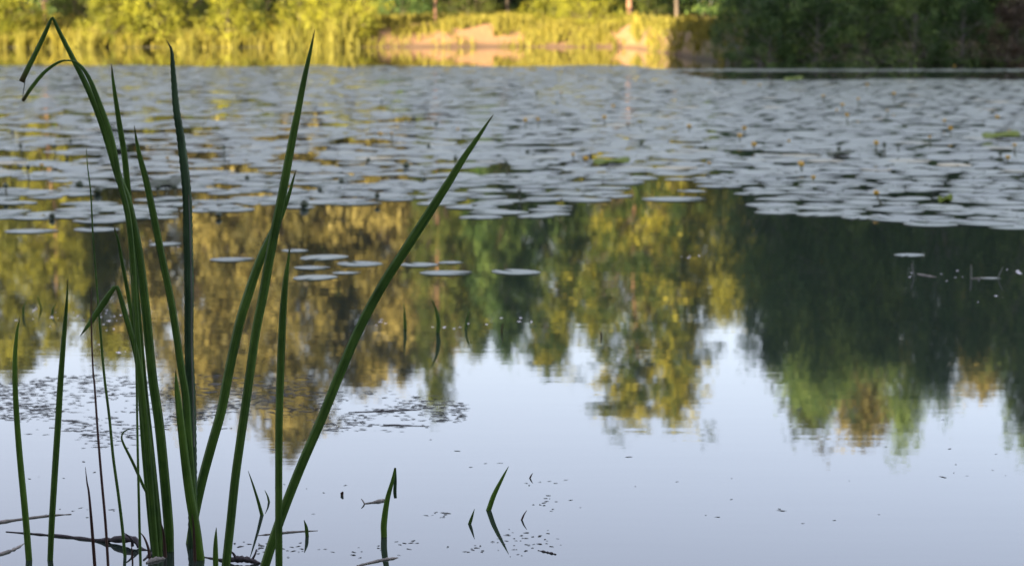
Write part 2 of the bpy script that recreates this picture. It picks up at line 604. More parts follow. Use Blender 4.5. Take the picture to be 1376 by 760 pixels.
variant('broad1', seed=11, H=13, R=3.6, base=0.17, n_clump=95, n_leaf=32000, leaf=0.23, top=1.05)
variant('broad2', seed=12, H=13, R=3.6, base=0.15, n_clump=105, n_leaf=32000, leaf=0.23, top=0.95)
variant('broad3', seed=13, H=13, R=3.6, base=0.18, n_clump=90, n_leaf=30000, leaf=0.23, top=1.25)
variant('slim1', seed=14, H=13, R=1.9, base=0.20, n_clump=70, n_leaf=17000, leaf=0.17, trunk_r=0.11, top=0.95)
variant('slim2', seed=15, H=13, R=2.2, base=0.17, n_clump=80, n_leaf=21000, leaf=0.17, trunk_r=0.12, top=1.05)
variant('bank1', seed=16, H=9, R=3.2, base=0.03, n_clump=120, n_leaf=42000, leaf=0.15, trunk_r=0.14, droop=0.5, top=0.95)
variant('bank2', seed=17, H=9, R=3.0, base=0.04, n_clump=110, n_leaf=38000, leaf=0.15, trunk_r=0.13, droop=0.4, top=1.0)
variant('bank3', seed=18, H=9, R=2.6, base=0.10, n_clump=90, n_leaf=28000, leaf=0.14, trunk_r=0.13, droop=0.8, top=0.75)
variant('bush1', seed=21, H=2.6, R=1.6, base=0.04, n_clump=38, n_leaf=8000, leaf=0.10, trunk_r=0.05, top=0.6)
variant('bush2', seed=22, H=2.6, R=1.5, base=0.05, n_clump=34, n_leaf=7000, leaf=0.11, trunk_r=0.05, droop=0.5, top=0.75)
variant('bush3', seed=23, H=2.6, R=1.9, base=0.03, n_clump=44, n_leaf=8000, leaf=0.10, trunk_r=0.05, top=0.5)


def place(name, key, mat, X, Y, height, radius, rot, label, cat, group=None, bark='bark', sink=0.0):
    tm, bm_, cm, H, R = VAR[key]
    z = float(ground_h(X, Y)) - sink
    root = thing(name, label, cat, (X, Y, z), group)
    root.rotation_euler = (0, 0, rot)
    for nm, me, mt in (('trunk' if cat == 'tree' else 'stem', tm, M[bark]), ('limbs' if cat == 'tree' else 'twigs', bm_, M['bark_grey' if bark == 'bark_grey' else 'bark']), ('crown' if cat == 'tree' else 'foliage', cm, M[mat])):
        o = link(nm, me, root)
        o.scale = (radius / R, radius / R, height / H)
        if not me.materials:
            me.materials.append(None)
        o.material_slots[0].link = 'OBJECT'
        o.material_slots[0].material = mt
    return root


def tree_px(x, D, ytop, half, key, mat, label, group=None, bark='bark', rot=None, name='broadleaf_tree'):
    X = px_to_X(x, D)
    top = (ytop - HORIZON) / F * D - CAM_H
    z = float(ground_h(X, D))
    return place(name, key, mat, X, D, top - z, half / F * D, (x * 0.37) % 6.28 if rot is None else rot, label, 'tree', group, bark)


# golden and yellow trees on the sunlit far bank (heights read off their reflections)
tree_px(-95, 80, 520, 100, 'broad2', 'leaf_gold', 'golden leafy tree at the far left end of the sunlit bank', None)
tree_px(12, 76, 500, 75, 'broad1', 'leaf_yellow', 'yellow-green tree over the reed bed at the left edge', None)
tree_px(68, 73.5, 470, 45, 'slim1', 'leaf_yellow', 'slim tree with pinkish bare trunk above the leftmost bent blade', None, 'bark_pine', name='slender_tree')
tree_px(150, 82, 480, 85, 'broad3', 'leaf_yellow', 'yellow-green tree behind the drooping left blades', None)
tree_px(255, 80, 555, 90, 'broad2', 'leaf_gold', 'golden tree reflected behind the ridged upright blade', None)
tree_px(385, 78, 604, 85, 'broad1', 'leaf_gold', 'tallest golden tree, its reflection reaching lowest left of centre', None)
tree_px(490, 80, 520, 85, 'broad3', 'leaf_gold', 'golden round tree between the tallest golden tree and slim spire', None)
tree_px(586, 74, 556, 36, 'slim2', 'leaf_green', 'slim spire tree with pinkish trunk on the grassy bank top', None, 'bark_pine', name='slender_tree')
tree_px(595, 92, 470, 70, 'broad1', 'leaf_gold', 'gold tree standing behind the pinkish middle trunk', None)
tree_px(682, 80, 468, 52, 'broad2', 'leaf_dark', 'dark green tree in the gap behind the sandy bank', None)
tree_px(740, 88, 496, 62, 'broad3', 'leaf_sun_shade', 'yellow-green tree, sun and shade mottled into its leaf colour, behind the right end of the sandy bank', None)
tree_px(845, 74, 578, 70, 'slim2', 'leaf_sun_shade', 'tall slim tree with pinkish trunk beside the dark right bank', None, 'bark_pine', name='slender_tree')
tree_px(800, 98, 440, 70, 'broad1', 'leaf_green', 'green tree far behind the right pinkish trunk', None)
tree_px(908, 82, 566, 62, 'broad3', 'leaf_sun_shade', 'tall green tree just left of the bright sky gap', None)
tree_px(640, 84, 466, 52, 'broad2', 'leaf_sun_shade', 'yellow-green tree right of the slim spire tree', None)
tree_px(320, 84, 520, 80, 'broad3', 'leaf_gold', 'gold tree filling in left of the tallest golden tree', None)
tree_px(545, 86, 500, 70, 'broad2', 'leaf_gold', 'gold tree just left of the slim spire tree', None)
tree_px(975, 96, 428, 60, 'broad3', 'leaf_yellow', 'low yellow tree beneath the bright sky gap', None)
# background wood
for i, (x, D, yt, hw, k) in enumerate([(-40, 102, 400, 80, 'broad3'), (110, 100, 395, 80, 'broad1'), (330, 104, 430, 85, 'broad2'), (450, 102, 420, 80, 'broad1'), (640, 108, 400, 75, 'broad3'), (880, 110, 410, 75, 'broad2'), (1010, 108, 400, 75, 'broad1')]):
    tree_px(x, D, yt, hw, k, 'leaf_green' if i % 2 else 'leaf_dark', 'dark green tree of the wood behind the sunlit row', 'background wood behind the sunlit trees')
# shaded right bank
GR = 'bark_grey'
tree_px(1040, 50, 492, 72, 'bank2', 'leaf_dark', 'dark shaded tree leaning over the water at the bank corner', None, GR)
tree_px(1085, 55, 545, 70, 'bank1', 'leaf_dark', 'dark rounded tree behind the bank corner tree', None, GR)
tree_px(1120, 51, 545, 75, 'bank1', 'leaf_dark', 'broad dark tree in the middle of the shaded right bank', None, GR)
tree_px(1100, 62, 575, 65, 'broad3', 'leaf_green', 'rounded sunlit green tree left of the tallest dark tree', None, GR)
tree_px(1170, 60, 590, 75, 'broad3', 'leaf_gold', 'gold-topped tree, sunlight put into its leaf colour, behind the dark right bank', None, GR)  # gold leaves stand in for sun on the tree tops
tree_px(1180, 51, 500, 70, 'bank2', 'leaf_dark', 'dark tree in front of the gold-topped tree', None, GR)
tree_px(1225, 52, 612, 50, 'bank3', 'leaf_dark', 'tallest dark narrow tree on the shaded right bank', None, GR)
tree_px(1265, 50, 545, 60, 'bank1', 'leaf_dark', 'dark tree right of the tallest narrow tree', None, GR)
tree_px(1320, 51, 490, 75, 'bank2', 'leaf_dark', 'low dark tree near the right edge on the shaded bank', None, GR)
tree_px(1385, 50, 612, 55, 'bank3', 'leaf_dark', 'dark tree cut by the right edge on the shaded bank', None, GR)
tree_px(1325, 62, 525, 70, 'broad3', 'leaf_gold', 'gold-topped tree, its sunlight put into the leaf colour, behind the low dark tree at right', None, GR)  # gold leaf colour again in place of a sunlit top
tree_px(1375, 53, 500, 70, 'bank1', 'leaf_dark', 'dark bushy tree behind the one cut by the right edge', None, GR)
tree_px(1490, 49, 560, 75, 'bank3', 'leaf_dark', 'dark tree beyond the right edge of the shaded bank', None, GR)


def bush_px(x, ybase, h, r, key, mat, label, group=None, D=None, bark='bark'):
    if D is None:
        D = on_water(x, ybase).y
    X = px_to_X(x, D)
    return place('shrub', key, mat, X, D, h, r, (x * 0.71) % 6.28, label, 'shrub', group, bark, 0.02)


LB = 'bushes along the sunlit left bank'
for i, (x, D, h, r, k, mt, lab) in enumerate([
        (-30, 69.5, 2.2, 1.5, 'bush1', 'leaf_bush', 'yellow-green shrub at the left edge of the far bank'),
        (18, 69.6, 1.8, 1.2, 'bush2', 'leaf_bush', 'bright yellow shrub left of the leftmost pinkish trunk'),
        (105, 73.5, 2.0, 1.0, 'bush3', 'leaf_green', 'dark green shrub just right of the leftmost pinkish trunk'),
        (150, 69.4, 2.0, 1.1, 'bush1', 'leaf_bush', 'yellow-green shrub above the short upright blade tip'),
        (200, 69.8, 2.4, 1.3, 'bush2', 'leaf_bush', 'tall bright yellow-green shrub left of the ridged blade'),
        (265, 73, 2.2, 1.1, 'bush3', 'leaf_green', 'darker shrub right of the ridged blade tip'),
        (310, 69.6, 2.1, 1.1, 'bush1', 'leaf_bush', 'yellow-green shrub midway between ridged blade and tall blade'),
        (362, 70.6, 2.3, 1.2, 'bush2', 'leaf_green', 'green shrub just left of the tall blade tip'),
        (405, 69.9, 1.7, 1.0, 'bush3', 'leaf_bush', 'low yellow shrub behind the tall blade tip'),
        (468, 69.9, 2.6, 1.2, 'bush1', 'leaf_bush', 'big pale yellow shrub at the left end of the sandy bank'),
        (540, 78, 1.8, 1.1, 'bush3', 'leaf_dark', 'dark shrub behind the sandy bank left of the middle trunk'),
        (630, 79, 1.6, 1.2, 'bush1', 'leaf_green', 'green shrub on the bank top right of the middle trunk'),
        (745, 75, 1.5, 0.9, 'bush2', 'leaf_bush', 'yellow-green shrub on the bank top right of centre'),
        (790, 73, 1.5, 1.1, 'bush3', 'leaf_bush', 'sunlit leafy shrub left of the right pinkish trunk'),
        (862, 75, 1.3, 0.8, 'bush1', 'leaf_green', 'green shrub right of the right pinkish trunk'),
        (872, 60, 1.0, 0.5, 'bush2', 'leaf_tan', 'thin brownish twiggy shrub over the bright sand patch'),
        (1002, 46.8, 2.0, 0.85, 'bush3', 'leaf_dark', 'dark shrub at the corner of the shaded bank'),
        (1035, 45.4, 1.6, 0.9, 'bush1', 'leaf_dark', 'dark shrub hanging over the water right of the corner'),
        (1095, 45.1, 1.7, 0.9, 'bush2', 'leaf_dark', 'dark shrub over the water beneath the broad dark tree'),
        (1160, 45.0, 1.5, 0.9, 'bush3', 'leaf_dark', 'leafy dark shrub at the waterline of the shaded bank'),
        (1225, 44.9, 1.9, 0.9, 'bush1', 'leaf_dark', 'dark green shrub beneath the tallest dark narrow tree'),
        (1290, 44.8, 1.6, 0.8, 'bush2', 'leaf_dark', 'dark shrub left of the brownish shrub near the right edge'),
        (1362, 44.8, 1.4, 0.8, 'bush2', 'leaf_tan', 'brownish dry shrub at the right edge of the shaded bank'),
        (1440, 44.6, 1.8, 1.1, 'bush3', 'leaf_dark', 'dark shrub beyond the right edge of the bank')]):
    bush_px(x, 0, h, r, k, mt, lab, LB if x < 520 else ('shrubs behind the sandy bank' if x < 880 else 'shrubs on the shaded right bank'), D, 'bark' if x < 880 else 'bark_grey')
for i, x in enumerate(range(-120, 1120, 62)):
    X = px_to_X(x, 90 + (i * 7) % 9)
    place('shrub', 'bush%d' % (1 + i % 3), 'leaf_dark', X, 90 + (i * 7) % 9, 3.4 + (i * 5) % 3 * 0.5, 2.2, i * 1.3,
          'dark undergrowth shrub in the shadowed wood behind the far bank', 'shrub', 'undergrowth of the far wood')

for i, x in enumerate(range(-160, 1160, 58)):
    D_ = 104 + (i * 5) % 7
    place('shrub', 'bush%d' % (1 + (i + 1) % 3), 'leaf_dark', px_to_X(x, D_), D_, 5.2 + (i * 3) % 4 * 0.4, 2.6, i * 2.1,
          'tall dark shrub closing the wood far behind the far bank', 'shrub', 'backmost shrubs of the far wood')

# wood on the near bank behind the viewpoint: it keeps the pond and the right bank in shade
parts_w, parts_l = [], []
rw = np.random.default_rng(5)
for i in range(52):
    X = -66 + i * 1.55 + rw.uniform(-1, 1)
    Y = -12 - (i % 3) * 3.5 + rw.uniform(-1, 1)
    w_, l_, b_w = make_tree(100 + i, H=(20.2 if -32 < X < -14 else 15.6) + rw.uniform(-0.6, 0.6), R=3.4, base=0.06, n_clump=70, n_leaf=4600, leaf=0.70, trunk_r=0.2, top=0.85)
    o_ = np.array([X, Y, float(ground_h(X, Y))])
    parts_w.append((w_[0] + o_, w_[1], np.zeros(len(w_[0]))))
    parts_l.append((l_[0] + o_, l_[1], l_[2]))
for i in range(16):                       # staggered unseen back row, height set to shade the right bank
    X, Y = -35.0 + i * 1.5, -22.0 - (i % 2) * 2
    w_, l_, b_w = make_tree(400 + i, H=22.6 + 1.6 * math.sin(i * 2.3), R=3.4, base=0.05, n_clump=70, n_leaf=4200, leaf=0.75, trunk_r=0.22, top=0.9)
    o_ = np.array([X, Y, float(ground_h(X, Y))])
    parts_w.append((w_[0] + o_, w_[1], np.zeros(len(w_[0]))))
    parts_l.append((l_[0] + o_, l_[1], l_[2]))
for i in range(34):                       # unseen low growth added to keep sun off the reed bases
    X, Y = -34 + i * 1.3 + rw.uniform(-0.5, 0.5), -10.0 - (i % 3) * 1.6
    w_, l_, b_w = make_tree(300 + i, H=5.5, R=1.9, base=0.02, n_clump=24, n_leaf=1300, leaf=0.42, trunk_r=0.06, top=0.7)
    o_ = np.array([X, Y, float(ground_h(X, Y))])
    parts_w.append((w_[0] + o_, w_[1], np.zeros(len(w_[0]))))
    parts_l.append((l_[0] + o_, l_[1], l_[2]))
wv_, wf_, wt_ = merge(parts_w)
lv_, lf_, lt_ = merge(parts_l)
wood = link('wood', mesh_from('wood', lv_, lf_, M['leaf_green'], False, lt_))
tag(wood, 'dense wood on the near bank behind the viewpoint', 'wood', kind='stuff')
tk = link('trunks', mesh_from('wood_trunks', wv_, wf_, M['bark']), wood)
tag(tk, kind='stuff')


# ------------------------------------------------------------------ grass and reed bed on the banks (stuff)
def blades(rng, base, height, width, lean):
    n = len(base)
    th = rng.uniform(0, 2 * math.pi, n)
    side = np.column_stack([np.cos(th) * 0.4 + 0.6, np.sin(th) * 0.5, np.zeros(n)])
    side /= np.linalg.norm(side, axis=1)[:, None]
    ln = rng.normal(size=(n, 2)) * lean
    hh = height[:, None]
    mid = base + np.column_stack([ln * 0.35, np.zeros(n)]) * hh + np.column_stack([np.zeros((n, 2)), height * 0.55])
    tip = base + np.column_stack([ln, np.zeros(n)]) * hh + np.column_stack([np.zeros((n, 2)), height])
    w_ = width[:, None]
    V = np.stack([base - side * w_ * 0.5, base + side * w_ * 0.5, mid + side * w_ * 0.4, tip, mid - side * w_ * 0.4], 1)
    f0 = np.arange(n)[:, None] * 5
    Fq = np.concatenate([f0 + np.array([0, 1, 2, 4]), f0 + np.array([4, 2, 3, 3])])
    return V.reshape(-1, 3), f0


def blade_object(name, rng, base, height, width, lean, mat, tint):
    V, f0 = blades(rng, base, height, width, lean)
    f = [(a, a + 1, a + 2, a + 3, a + 4) for a in f0[:, 0].tolist()]
    return link(name, mesh_from(name, V, np.array(f), mat, False, np.repeat(tint, 5)))


rng = np.random.default_rng(31)
n = 70000
X = rng.uniform(-27, 6, n)
d = rng.uniform(0, 1, n) ** 1.3 * 16 + 0.1
Y = shore(X) + d
tuft = vnoise(X * 1.1, Y * 0.7, 9.0)
sandz = (X > -4.2) & (X < 5.5) & (d < np.where(X < -0.6, 2.6, 1.3) + 1.2 * vnoise(X * 0.8, 0 * X, 5.0))
keep = (tuft > -0.35) & (~sandz | (rng.uniform(0, 1, n) < np.where(X > -0.6, 0.35, 0.10)) & (tuft > 0.0))
X, Y, d, tuft = X[keep], Y[keep], d[keep], tuft[keep]
h = rng.uniform(0.12, 0.42, len(X)) * (0.8 + 0.5 * np.clip(tuft, 0, 1)) * np.where(X < -5, 1.5, 1.0)
g = blade_object('grass', rng, np.column_stack([X, Y, ground_h(X, Y) - 0.01]), h, rng.uniform(0.025, 0.06, len(X)), 0.35, M['grass'], np.clip(rng.normal(0.4, 0.2, len(X)) + 0.15 * tuft, 0, 1))
tag(g, 'sunlit yellow-green grass along the top of the far bank', 'grass', kind='stuff')

n = 5200
X = rng.uniform(-27, -3.4, n)
d = rng.normal(0.2, 0.55, n)
cl = vnoise(X * 1.6, X * 0.3, 3.3)
keep = (cl > 0.30 - 0.75 * smooth01(-8.0, -6.5, X) + 0.9 * smooth01(-5.2, -3.8, X)) & (d > -0.9)
X, d, cl = X[keep], d[keep], cl[keep]
Y = shore(X) + d
h = rng.uniform(0.12, 1.0, len(X)) ** 1.4 * (0.55 + 0.4 * np.clip(cl, 0, 1)) * (1 + 0.9 * smooth01(-8.0, -6.5, X))
g = blade_object('reed_bed', rng, np.column_stack([X, Y, np.maximum(ground_h(X, Y), -0.25)]), h, rng.uniform(0.02, 0.045, len(X)), 0.28, M['reed_bed'], np.clip(rng.normal(0.4, 0.25, len(X)) + 0.2 * cl, 0, 1))
tag(g, 'tall yellow-green reeds lining the far left waterline', 'reeds', kind='stuff')


# ------------------------------------------------------------------ lily pads
def pad_shape(rng, nseg=18, notch=True):
    """unit pad: oval, heart notch towards +x, rim slightly lifted"""
    asp = rng.uniform(0.78, 0.95)
    pts = []
    a0 = math.radians(9) if notch else 0
    for k in range(nseg):
        a = a0 + (2 * math.pi - 2 * a0) * k / (nseg - 1) if notch else 2 * math.pi * k / nseg
        rr = 1.0 + 0.035 * math.sin(3 * a + 1) + rng.uniform(-0.02, 0.02)
        if notch:
            rr *= 1.0 + 0.06 * math.cos(a)
        pts.append((rr * math.cos(a), rr * math.sin(a) * asp))
    return np.array(pts)


def pad_mesh(name, rng, r, thick=0.0025, lift=0.01):
    o = pad_shape(rng)
    n_ = len(o)
    ph = rng.uniform(0, 6.28)
    ang = np.arctan2(o[:, 1], o[:, 0])
    rimz = lift * (0.25 + 0.75 * np.clip(np.sin(2 * ang + ph), 0, 1) ** 2)
    top_o = np.column_stack([o * r, thick + rimz])
    top_i = np.column_stack([o * r * 0.6, np.full(n_, thick + 0.15 * lift)])
    bot = np.column_stack([o * r * 0.985, rimz - 0.0002])
    c = np.array([[0.12 * r, 0, thick]])
    cb = np.array([[0.12 * r, 0, -0.001]])
    V = np.concatenate([top_o, top_i, bot, c, cb])
    Fs = []
    for k in range(n_ - 1):
        Fs.append((k, k + 1, n_ + k + 1, n_ + k))
        Fs.append((n_ + k, n_ + k + 1, 3 * n_))
        Fs.append((k + 1, k, 2 * n_ + k, 2 * n_ + k + 1))
        Fs.append((2 * n_ + k + 1, 2 * n_ + k, 3 * n_ + 1))
    Fs.append((3 * n_, n_ + 0, 0, 2 * n_, 3 * n_ + 1))
    Fs.append((3 * n_ + 1, 2 * n_ + n_ - 1, n_ - 1, 2 * n_ - 1, 3 * n_))
    return V, Fs


PADM = []
rp = np.random.default_rng(77)
for i in range(8):
    V, Fs = pad_mesh('lily_pad', rp, 1.0, 0.004, 0.003 if i % 3 else 0.014)
    PADM.append(mesh_from('lily_pad', V, Fs, M['pad'], True, np.full(len(V), (0.1, 0.25, 0.4, 0.15, 0.3, 0.5, 0.2, 0.35)[i])))


def place_pad(X, Y, r, z, rot, k, label, group=None, tilt=(0, 0)):
    o = link('lily_pad', PADM[k % 8])
    o.location = (X, Y, z)
    o.scale = (r, r, r)
    o.rotation_euler = (tilt[0], tilt[1], rot)
    return tag(o, label, 'lily pad', group)


# pads that float on their own, traced from the photograph: px x, px y, width in px
for i, (x, y, w_, lab) in enumerate([
        (310, 349, 62, 'lone lily pad between the ridged blade and the crossing blades'),
        (396, 337, 42, 'small lily pad behind the short upright blade tip, back of the pad cluster'),
        (436, 346, 76, 'back pad of the small cluster right of the short upright blade'),
        (418, 360, 50, 'small middle-left pad of the cluster right of the short upright blade'),
        (484, 355, 66, 'biggest raised pad of the small cluster, middle right'),
        (424, 373, 70, 'front left pad of the small cluster right of the short upright blade'),
        (464, 367, 40, 'small front right pad of the small cluster'),
        (563, 356, 58, 'pad touching the long diagonal blade'),
        (605, 353, 36, 'smallest pad right of the long diagonal blade'),
        (597, 367, 74, 'wide front pad of the three right of the diagonal blade'),
        (694, 366, 76, 'lone wide lily pad over the dark tree reflection at centre'),
        (1222, 343, 44, 'small lone pale pad in the dark reflection at right'),
        (903, 268, 88, 'wide pad alone in the notch of the pad field'),
        (930, 257, 44, 'narrow pad at the back of the notch in the pad field'),
        (826, 264, 60, 'pad on the left lip of the notch in the pad field'),
        (40, 311, 74, 'lone pad near the left edge in front of the field'),
        (130, 309, 66, 'lone pad behind the thin left stem'),
        (222, 328, 50, 'faint pad seen between the left blades'),
        (1330, 374, 30, 'tiny pale pad near the right edge')]):
    p = on_water(x, y)
    r_ = w_ / F * p.y / 2
    place_pad(p.x, p.y, r_, 0.0012, (i * 2.1) % 6.28, i, lab, None, (math.radians((i % 3 - 1) * 0.25), math.radians((i % 4 - 1.5) * 0.2)))

# the field
fe_x = [-400, 0, 60, 140, 200, 300, 400, 470, 520, 600, 640, 700, 760, 785, 830, 870, 990, 1005, 1080, 1150, 1260, 1376, 1800]
fe_y = [296, 298, 300, 298, 294, 296, 300, 290, 282, 276, 292, 296, 295, 284, 262, 247, 249, 284, 290, 299, 305, 307, 312]
rng = np.random.default_rng(8)
s = 0.245
rows = []
y0 = 10.9
cand = []
Yv = y0
rI = 0
while Yv < 47:
    xs = np.arange(-0.31 * Yv, 0.31 * Yv, s) + (s / 2 if rI % 2 else 0)
    cand.append(np.column_stack([xs, np.full(len(xs), Yv)]))
    Yv += s * 0.866
    rI += 1
P = np.concatenate(cand)
P += rng.uniform(-0.34, 0.34, P.shape) * s
pxx, pyy = project(P[:, 0], P[:, 1])
front = np.interp(pxx, fe_x, fe_y) + 3 * vnoise(P[:, 0] * 2.2, P[:, 1] * 0.5, 1.0)
back = np.where(pxx < 850, 89.0, np.where(pxx < 960, 89 + (pxx - 850) / 110 * 17, 107.0)) + 2 * vnoise(P[:, 0] * 0.4, P[:, 1] * 0.1, 6.0)
strip = (pxx > 860) & (np.abs(pyy - 94.5) < 1.6) & (P[:, 1] > 38)
inside = ((pyy < front) & (pyy > back)) | strip
gap = 0.75 * vnoise(P[:, 0] * 0.8, P[:, 1] * 1.1, 2.0) + 0.7 * vnoise(P[:, 0] * 2.3, P[:, 1] * 1.7, 5.0)
cover = np.where(pxx < 560, 0.32, np.where(pxx < 800, 0.62, 0.72)) + 0.3 * smooth01(170, 100, pyy)
nearfront = np.clip((front - pyy) / 25, 0, 1)
thr = cover - 0.25 * (1 - nearfront)
inside &= (gap < thr) | (strip & (gap < 0.0))
inside &= (rng.uniform(0, 1, len(P)) < np.where(pxx < 560, 0.86, 0.94))
P, pxx, pyy = P[inside], pxx[inside], pyy[inside]
R_ = rng.uniform(0.10, 0.185, len(P))
vis = (pxx > -20) & (pxx < 1396)
order = np.argsort(np.where(vis, -pyy, 0))
single = set(order[:300].tolist())


ZN = [(70, 'at the left edge'), (150, 'behind the thin left stem'), (240, 'behind the two left clumps'), (330, 'right of the ridged blade'),
      (420, 'behind the crossing tall blades'), (520, 'left of the diagonal blade'), (620, 'behind the diagonal blade'), (700, 'just right of the diagonal blade'),
      (780, 'over the dark central reflection'), (870, 'left of the notch in the field'), (1000, 'at the back of the notch'), (1090, 'just right of the notch'),
      (1180, 'below the leaning yellow flower'), (1280, 'above the small lone pale pad'), (9999, 'at the right edge')]


def zone(x, y, r, f):
    where = next(t for lim, t in ZN if x < lim)
    row = 'outermost' if f - y < 9 else ('second-row' if f - y < 22 else 'inner')
    return '%s %s lily pad of the field %s' % ('large' if r > 0.165 else 'small', row, where)


V_all, F_all, T_all, off = [], [], [], 0
NS = 11
for i in range(len(P)):
    z = 0.0008 + 0.0016 * ((i * 0.618) % 1.0)
    rot = rng.uniform(0, 6.283)
    tx, ty = rng.normal(0, 0.004, 2)
    if i in single:
        lab = zone(pxx[i], pyy[i], R_[i], np.interp(pxx[i], fe_x, fe_y))
        place_pad(P[i, 0], P[i, 1], R_[i], z, rot, int(rng.integers(0, 8)), lab, lab.replace('lily pad', 'lily pads'), (tx, ty))
        continue
    a = np.linspace(0.15, 6.13, NS - 1)
    rr = R_[i] * (1 + 0.05 * np.sin(3 * a + i))
    asp = rng.uniform(0.8, 0.95)
    lx, ly = rr * np.cos(a), rr * np.sin(a) * asp
    c_, s_ = math.cos(rot), math.sin(rot)
    x_, y_ = lx * c_ - ly * s_, lx * s_ + ly * c_
    curl = rng.uniform(0.0, 0.0025) * np.clip(np.sin(2 * a + i), 0, 1)
    zz = z + x_ * ty + y_ * tx + curl
    V_all.append(np.column_stack([P[i, 0] + x_, P[i, 1] + y_, zz]))
    V_all.append(np.array([[P[i, 0], P[i, 1], z]]))
    k = NS - 1
    f = [(off + j, off + j + 1, off + k) for j in range(k - 1)]
    F_all += f
    T_all += [min(1, max(0, rng.normal(0.28, 0.16) + (0.5 if rng.uniform() < 0.02 else 0)))] * NS
    off += NS
po = link('lily_pad_field', mesh_from('lily_pad_field', np.concatenate(V_all), np.array(F_all), M['pad'], True, T_all))
tag(po, 'dense sheet of grey-green lily pads covering the far half of the pond', 'lily pads', kind='stuff')


# ------------------------------------------------------------------ water-lily blooms and seed heads on stalks
def bloom_mesh():
    V, Fs = [], []
    def sph(cx, cz, rx, rz, zmin, zmax, open_, petals):
        pass
    # five cupped sepals around a disc
    for p_ in range(5):
        a = 2 * math.pi * p_ / 5
        ca, sa = math.cos(a), math.sin(a)
        rows = [(0.10, -0.9, 0.22), (0.75, -0.45, 0.52), (1.0, 0.15, 0.60), (0.82, 0.75, 0.42), (0.55, 0.95, 0.16)]
        b0 = len(V)
        for (r_, z_, w2) in rows:
            for sgn in (-1, 0, 1):
                rr = r_ * (1.0 if sgn == 0 else 0.88)
                V.append((rr * ca - sgn * w2 * sa, rr * sa + sgn * w2 * ca, z_))
        for i_ in range(4):
            for j in range(2):
                q = b0 + i_ * 3 + j
                Fs.append((q, q + 1, q + 4, q + 3))
    b0 = len(V)
    for k in range(8):
        a = 2 * math.pi * k / 8
        V.append((0.4 * math.cos(a), 0.4 * math.sin(a), 0.45))
    V.append((0, 0, 0.6))
    V.append((0, 0, -0.5))
    for k in range(8):
        Fs.append((b0 + k, b0 + (k + 1) % 8, b0 + 8))
        Fs.append((b0 + (k + 1) % 8, b0 + k, b0 + 9))
    return np.array(V, float), Fs


def bud_mesh():
    prof = [(0.12, -1.0), (0.75, -0.75), (1.0, -0.2), (0.85, 0.35), (0.45, 0.65), (0.50, 0.85), (0.15, 0.9)]
    V, Fs = [], []
    S = 8
    for r_, z_ in prof:
        for k in range(S):
            a = 2 * math.pi * k / S
            V.append((r_ * math.cos(a), r_ * math.sin(a), z_))
    for i_ in range(len(prof) - 1):
        for k in range(S):
            k2 = (k + 1) % S
            Fs.append((i_ * S + k, i_ * S + k2, (i_ + 1) * S + k2, (i_ + 1) * S + k))
    Fs.append(tuple(range((len(prof) - 1) * S, len(prof) * S)))
    return np.array(V, float), Fs


bv, bf = bloom_mesh()
BLOOM = mesh_from('bloom', bv, bf, M['petal'], True)
uv_, uf_ = bud_mesh()
BUD = mesh_from('seed_head', uv_, uf_, M['bud'], True)
sv, sf, _ = tube([(0, 0, -1.4), (0.12, 0.02, -0.5), (0.05, 0, 0.3), (0, 0, 1.0)], [0.11, 0.1, 0.09, 0.08], 6)
STALK = mesh_from('stalk', sv, sf, M['stalk'], True)


def flower(x, y, stem_px, kind, label, group, size=1.0, lean=0.0):
    base = on_water(x - lean, y + stem_px)
    k = base.y / F
    hgt = max(0.03, stem_px * k) if stem_px > 6 else 0.010
    root = thing('yellow_water_lily' if kind == 'y' else 'water_lily_seed_head', label, 'flower' if kind == 'y' else 'seed head', base, group)
    st = link('stalk', STALK, root)
    st.scale = (0.06, 0.06, hgt)
    st.rotation_euler = (0, math.atan2(lean * k, hgt), 0)
    hd = link('bloom' if kind == 'y' else 'seed_capsule', BLOOM if kind == 'y' else BUD, root)
    rr = (0.0165 if kind == 'y' else 0.018) * size
    hd.scale = (rr, rr, rr * 0.9)
    hd.location = (lean * k, 0, hgt + rr * 0.5)
    hd.rotation_euler = (0.2 * math.sin(x), 0.3 * math.cos(x * 1.7), x)
    return root


yel = [(1282, 90, 12), (1165, 115, 8), (1106, 130, 9), (1153, 134, 14), (1132, 142, 8), (1124, 144, 6), (1138, 156, 12), (1201, 127, 13), (1192, 149, 9), (1269, 163, 7), (1277, 174, 9), (1340, 154, 6), (1249, 185, 14), (1177, 194, 14), (1356, 177, 7), (1363, 196, 14), (1354, 213, 7), (1077, 223, 7), (1093, 237, 5), (953, 107, 6), (1000, 109, 4), (1021, 112, 4), (866, 104, 5), (824, 139, 6), (754, 125, 7), (723, 162, 10), (706, 163, 11), (812, 159, 9), (926, 171, 7), (1000, 174, 9), (994, 184, 7), (1013, 196, 7), (1076, 222, 7), (1060, 187, 5), (770, 209, 7), (787, 211, 6), (953, 216, 6), (526, 180, 9), (511, 177, 6), (615, 170, 6), (225, 209, 6), (56, 219, 6)]
for x, y, st in yel:
    if x > 1040:
        lab, grp = 'yellow water-lily flower on a stalk above the pads at right', 'yellow flowers over the right pads'
    elif x > 660:
        lab, grp = 'yellow water-lily flower on a stalk above the middle pads', 'yellow flowers over the middle pads'
    else:
        lab, grp = 'yellow water-lily flower among the pads left of centre', 'yellow flowers over the left pads'
    if (x, y) == (1282, 90):
        lab, grp = 'tallest yellow water-lily flower against the dark right bank', None
    flower(x, y, st, 'y', lab, grp, 1.0 + 0.3 * math.sin(x))
flower(1177, 261, 17, 'y', 'leaning yellow water-lily flower nearest the front rim at right', None, 1.0, -8)
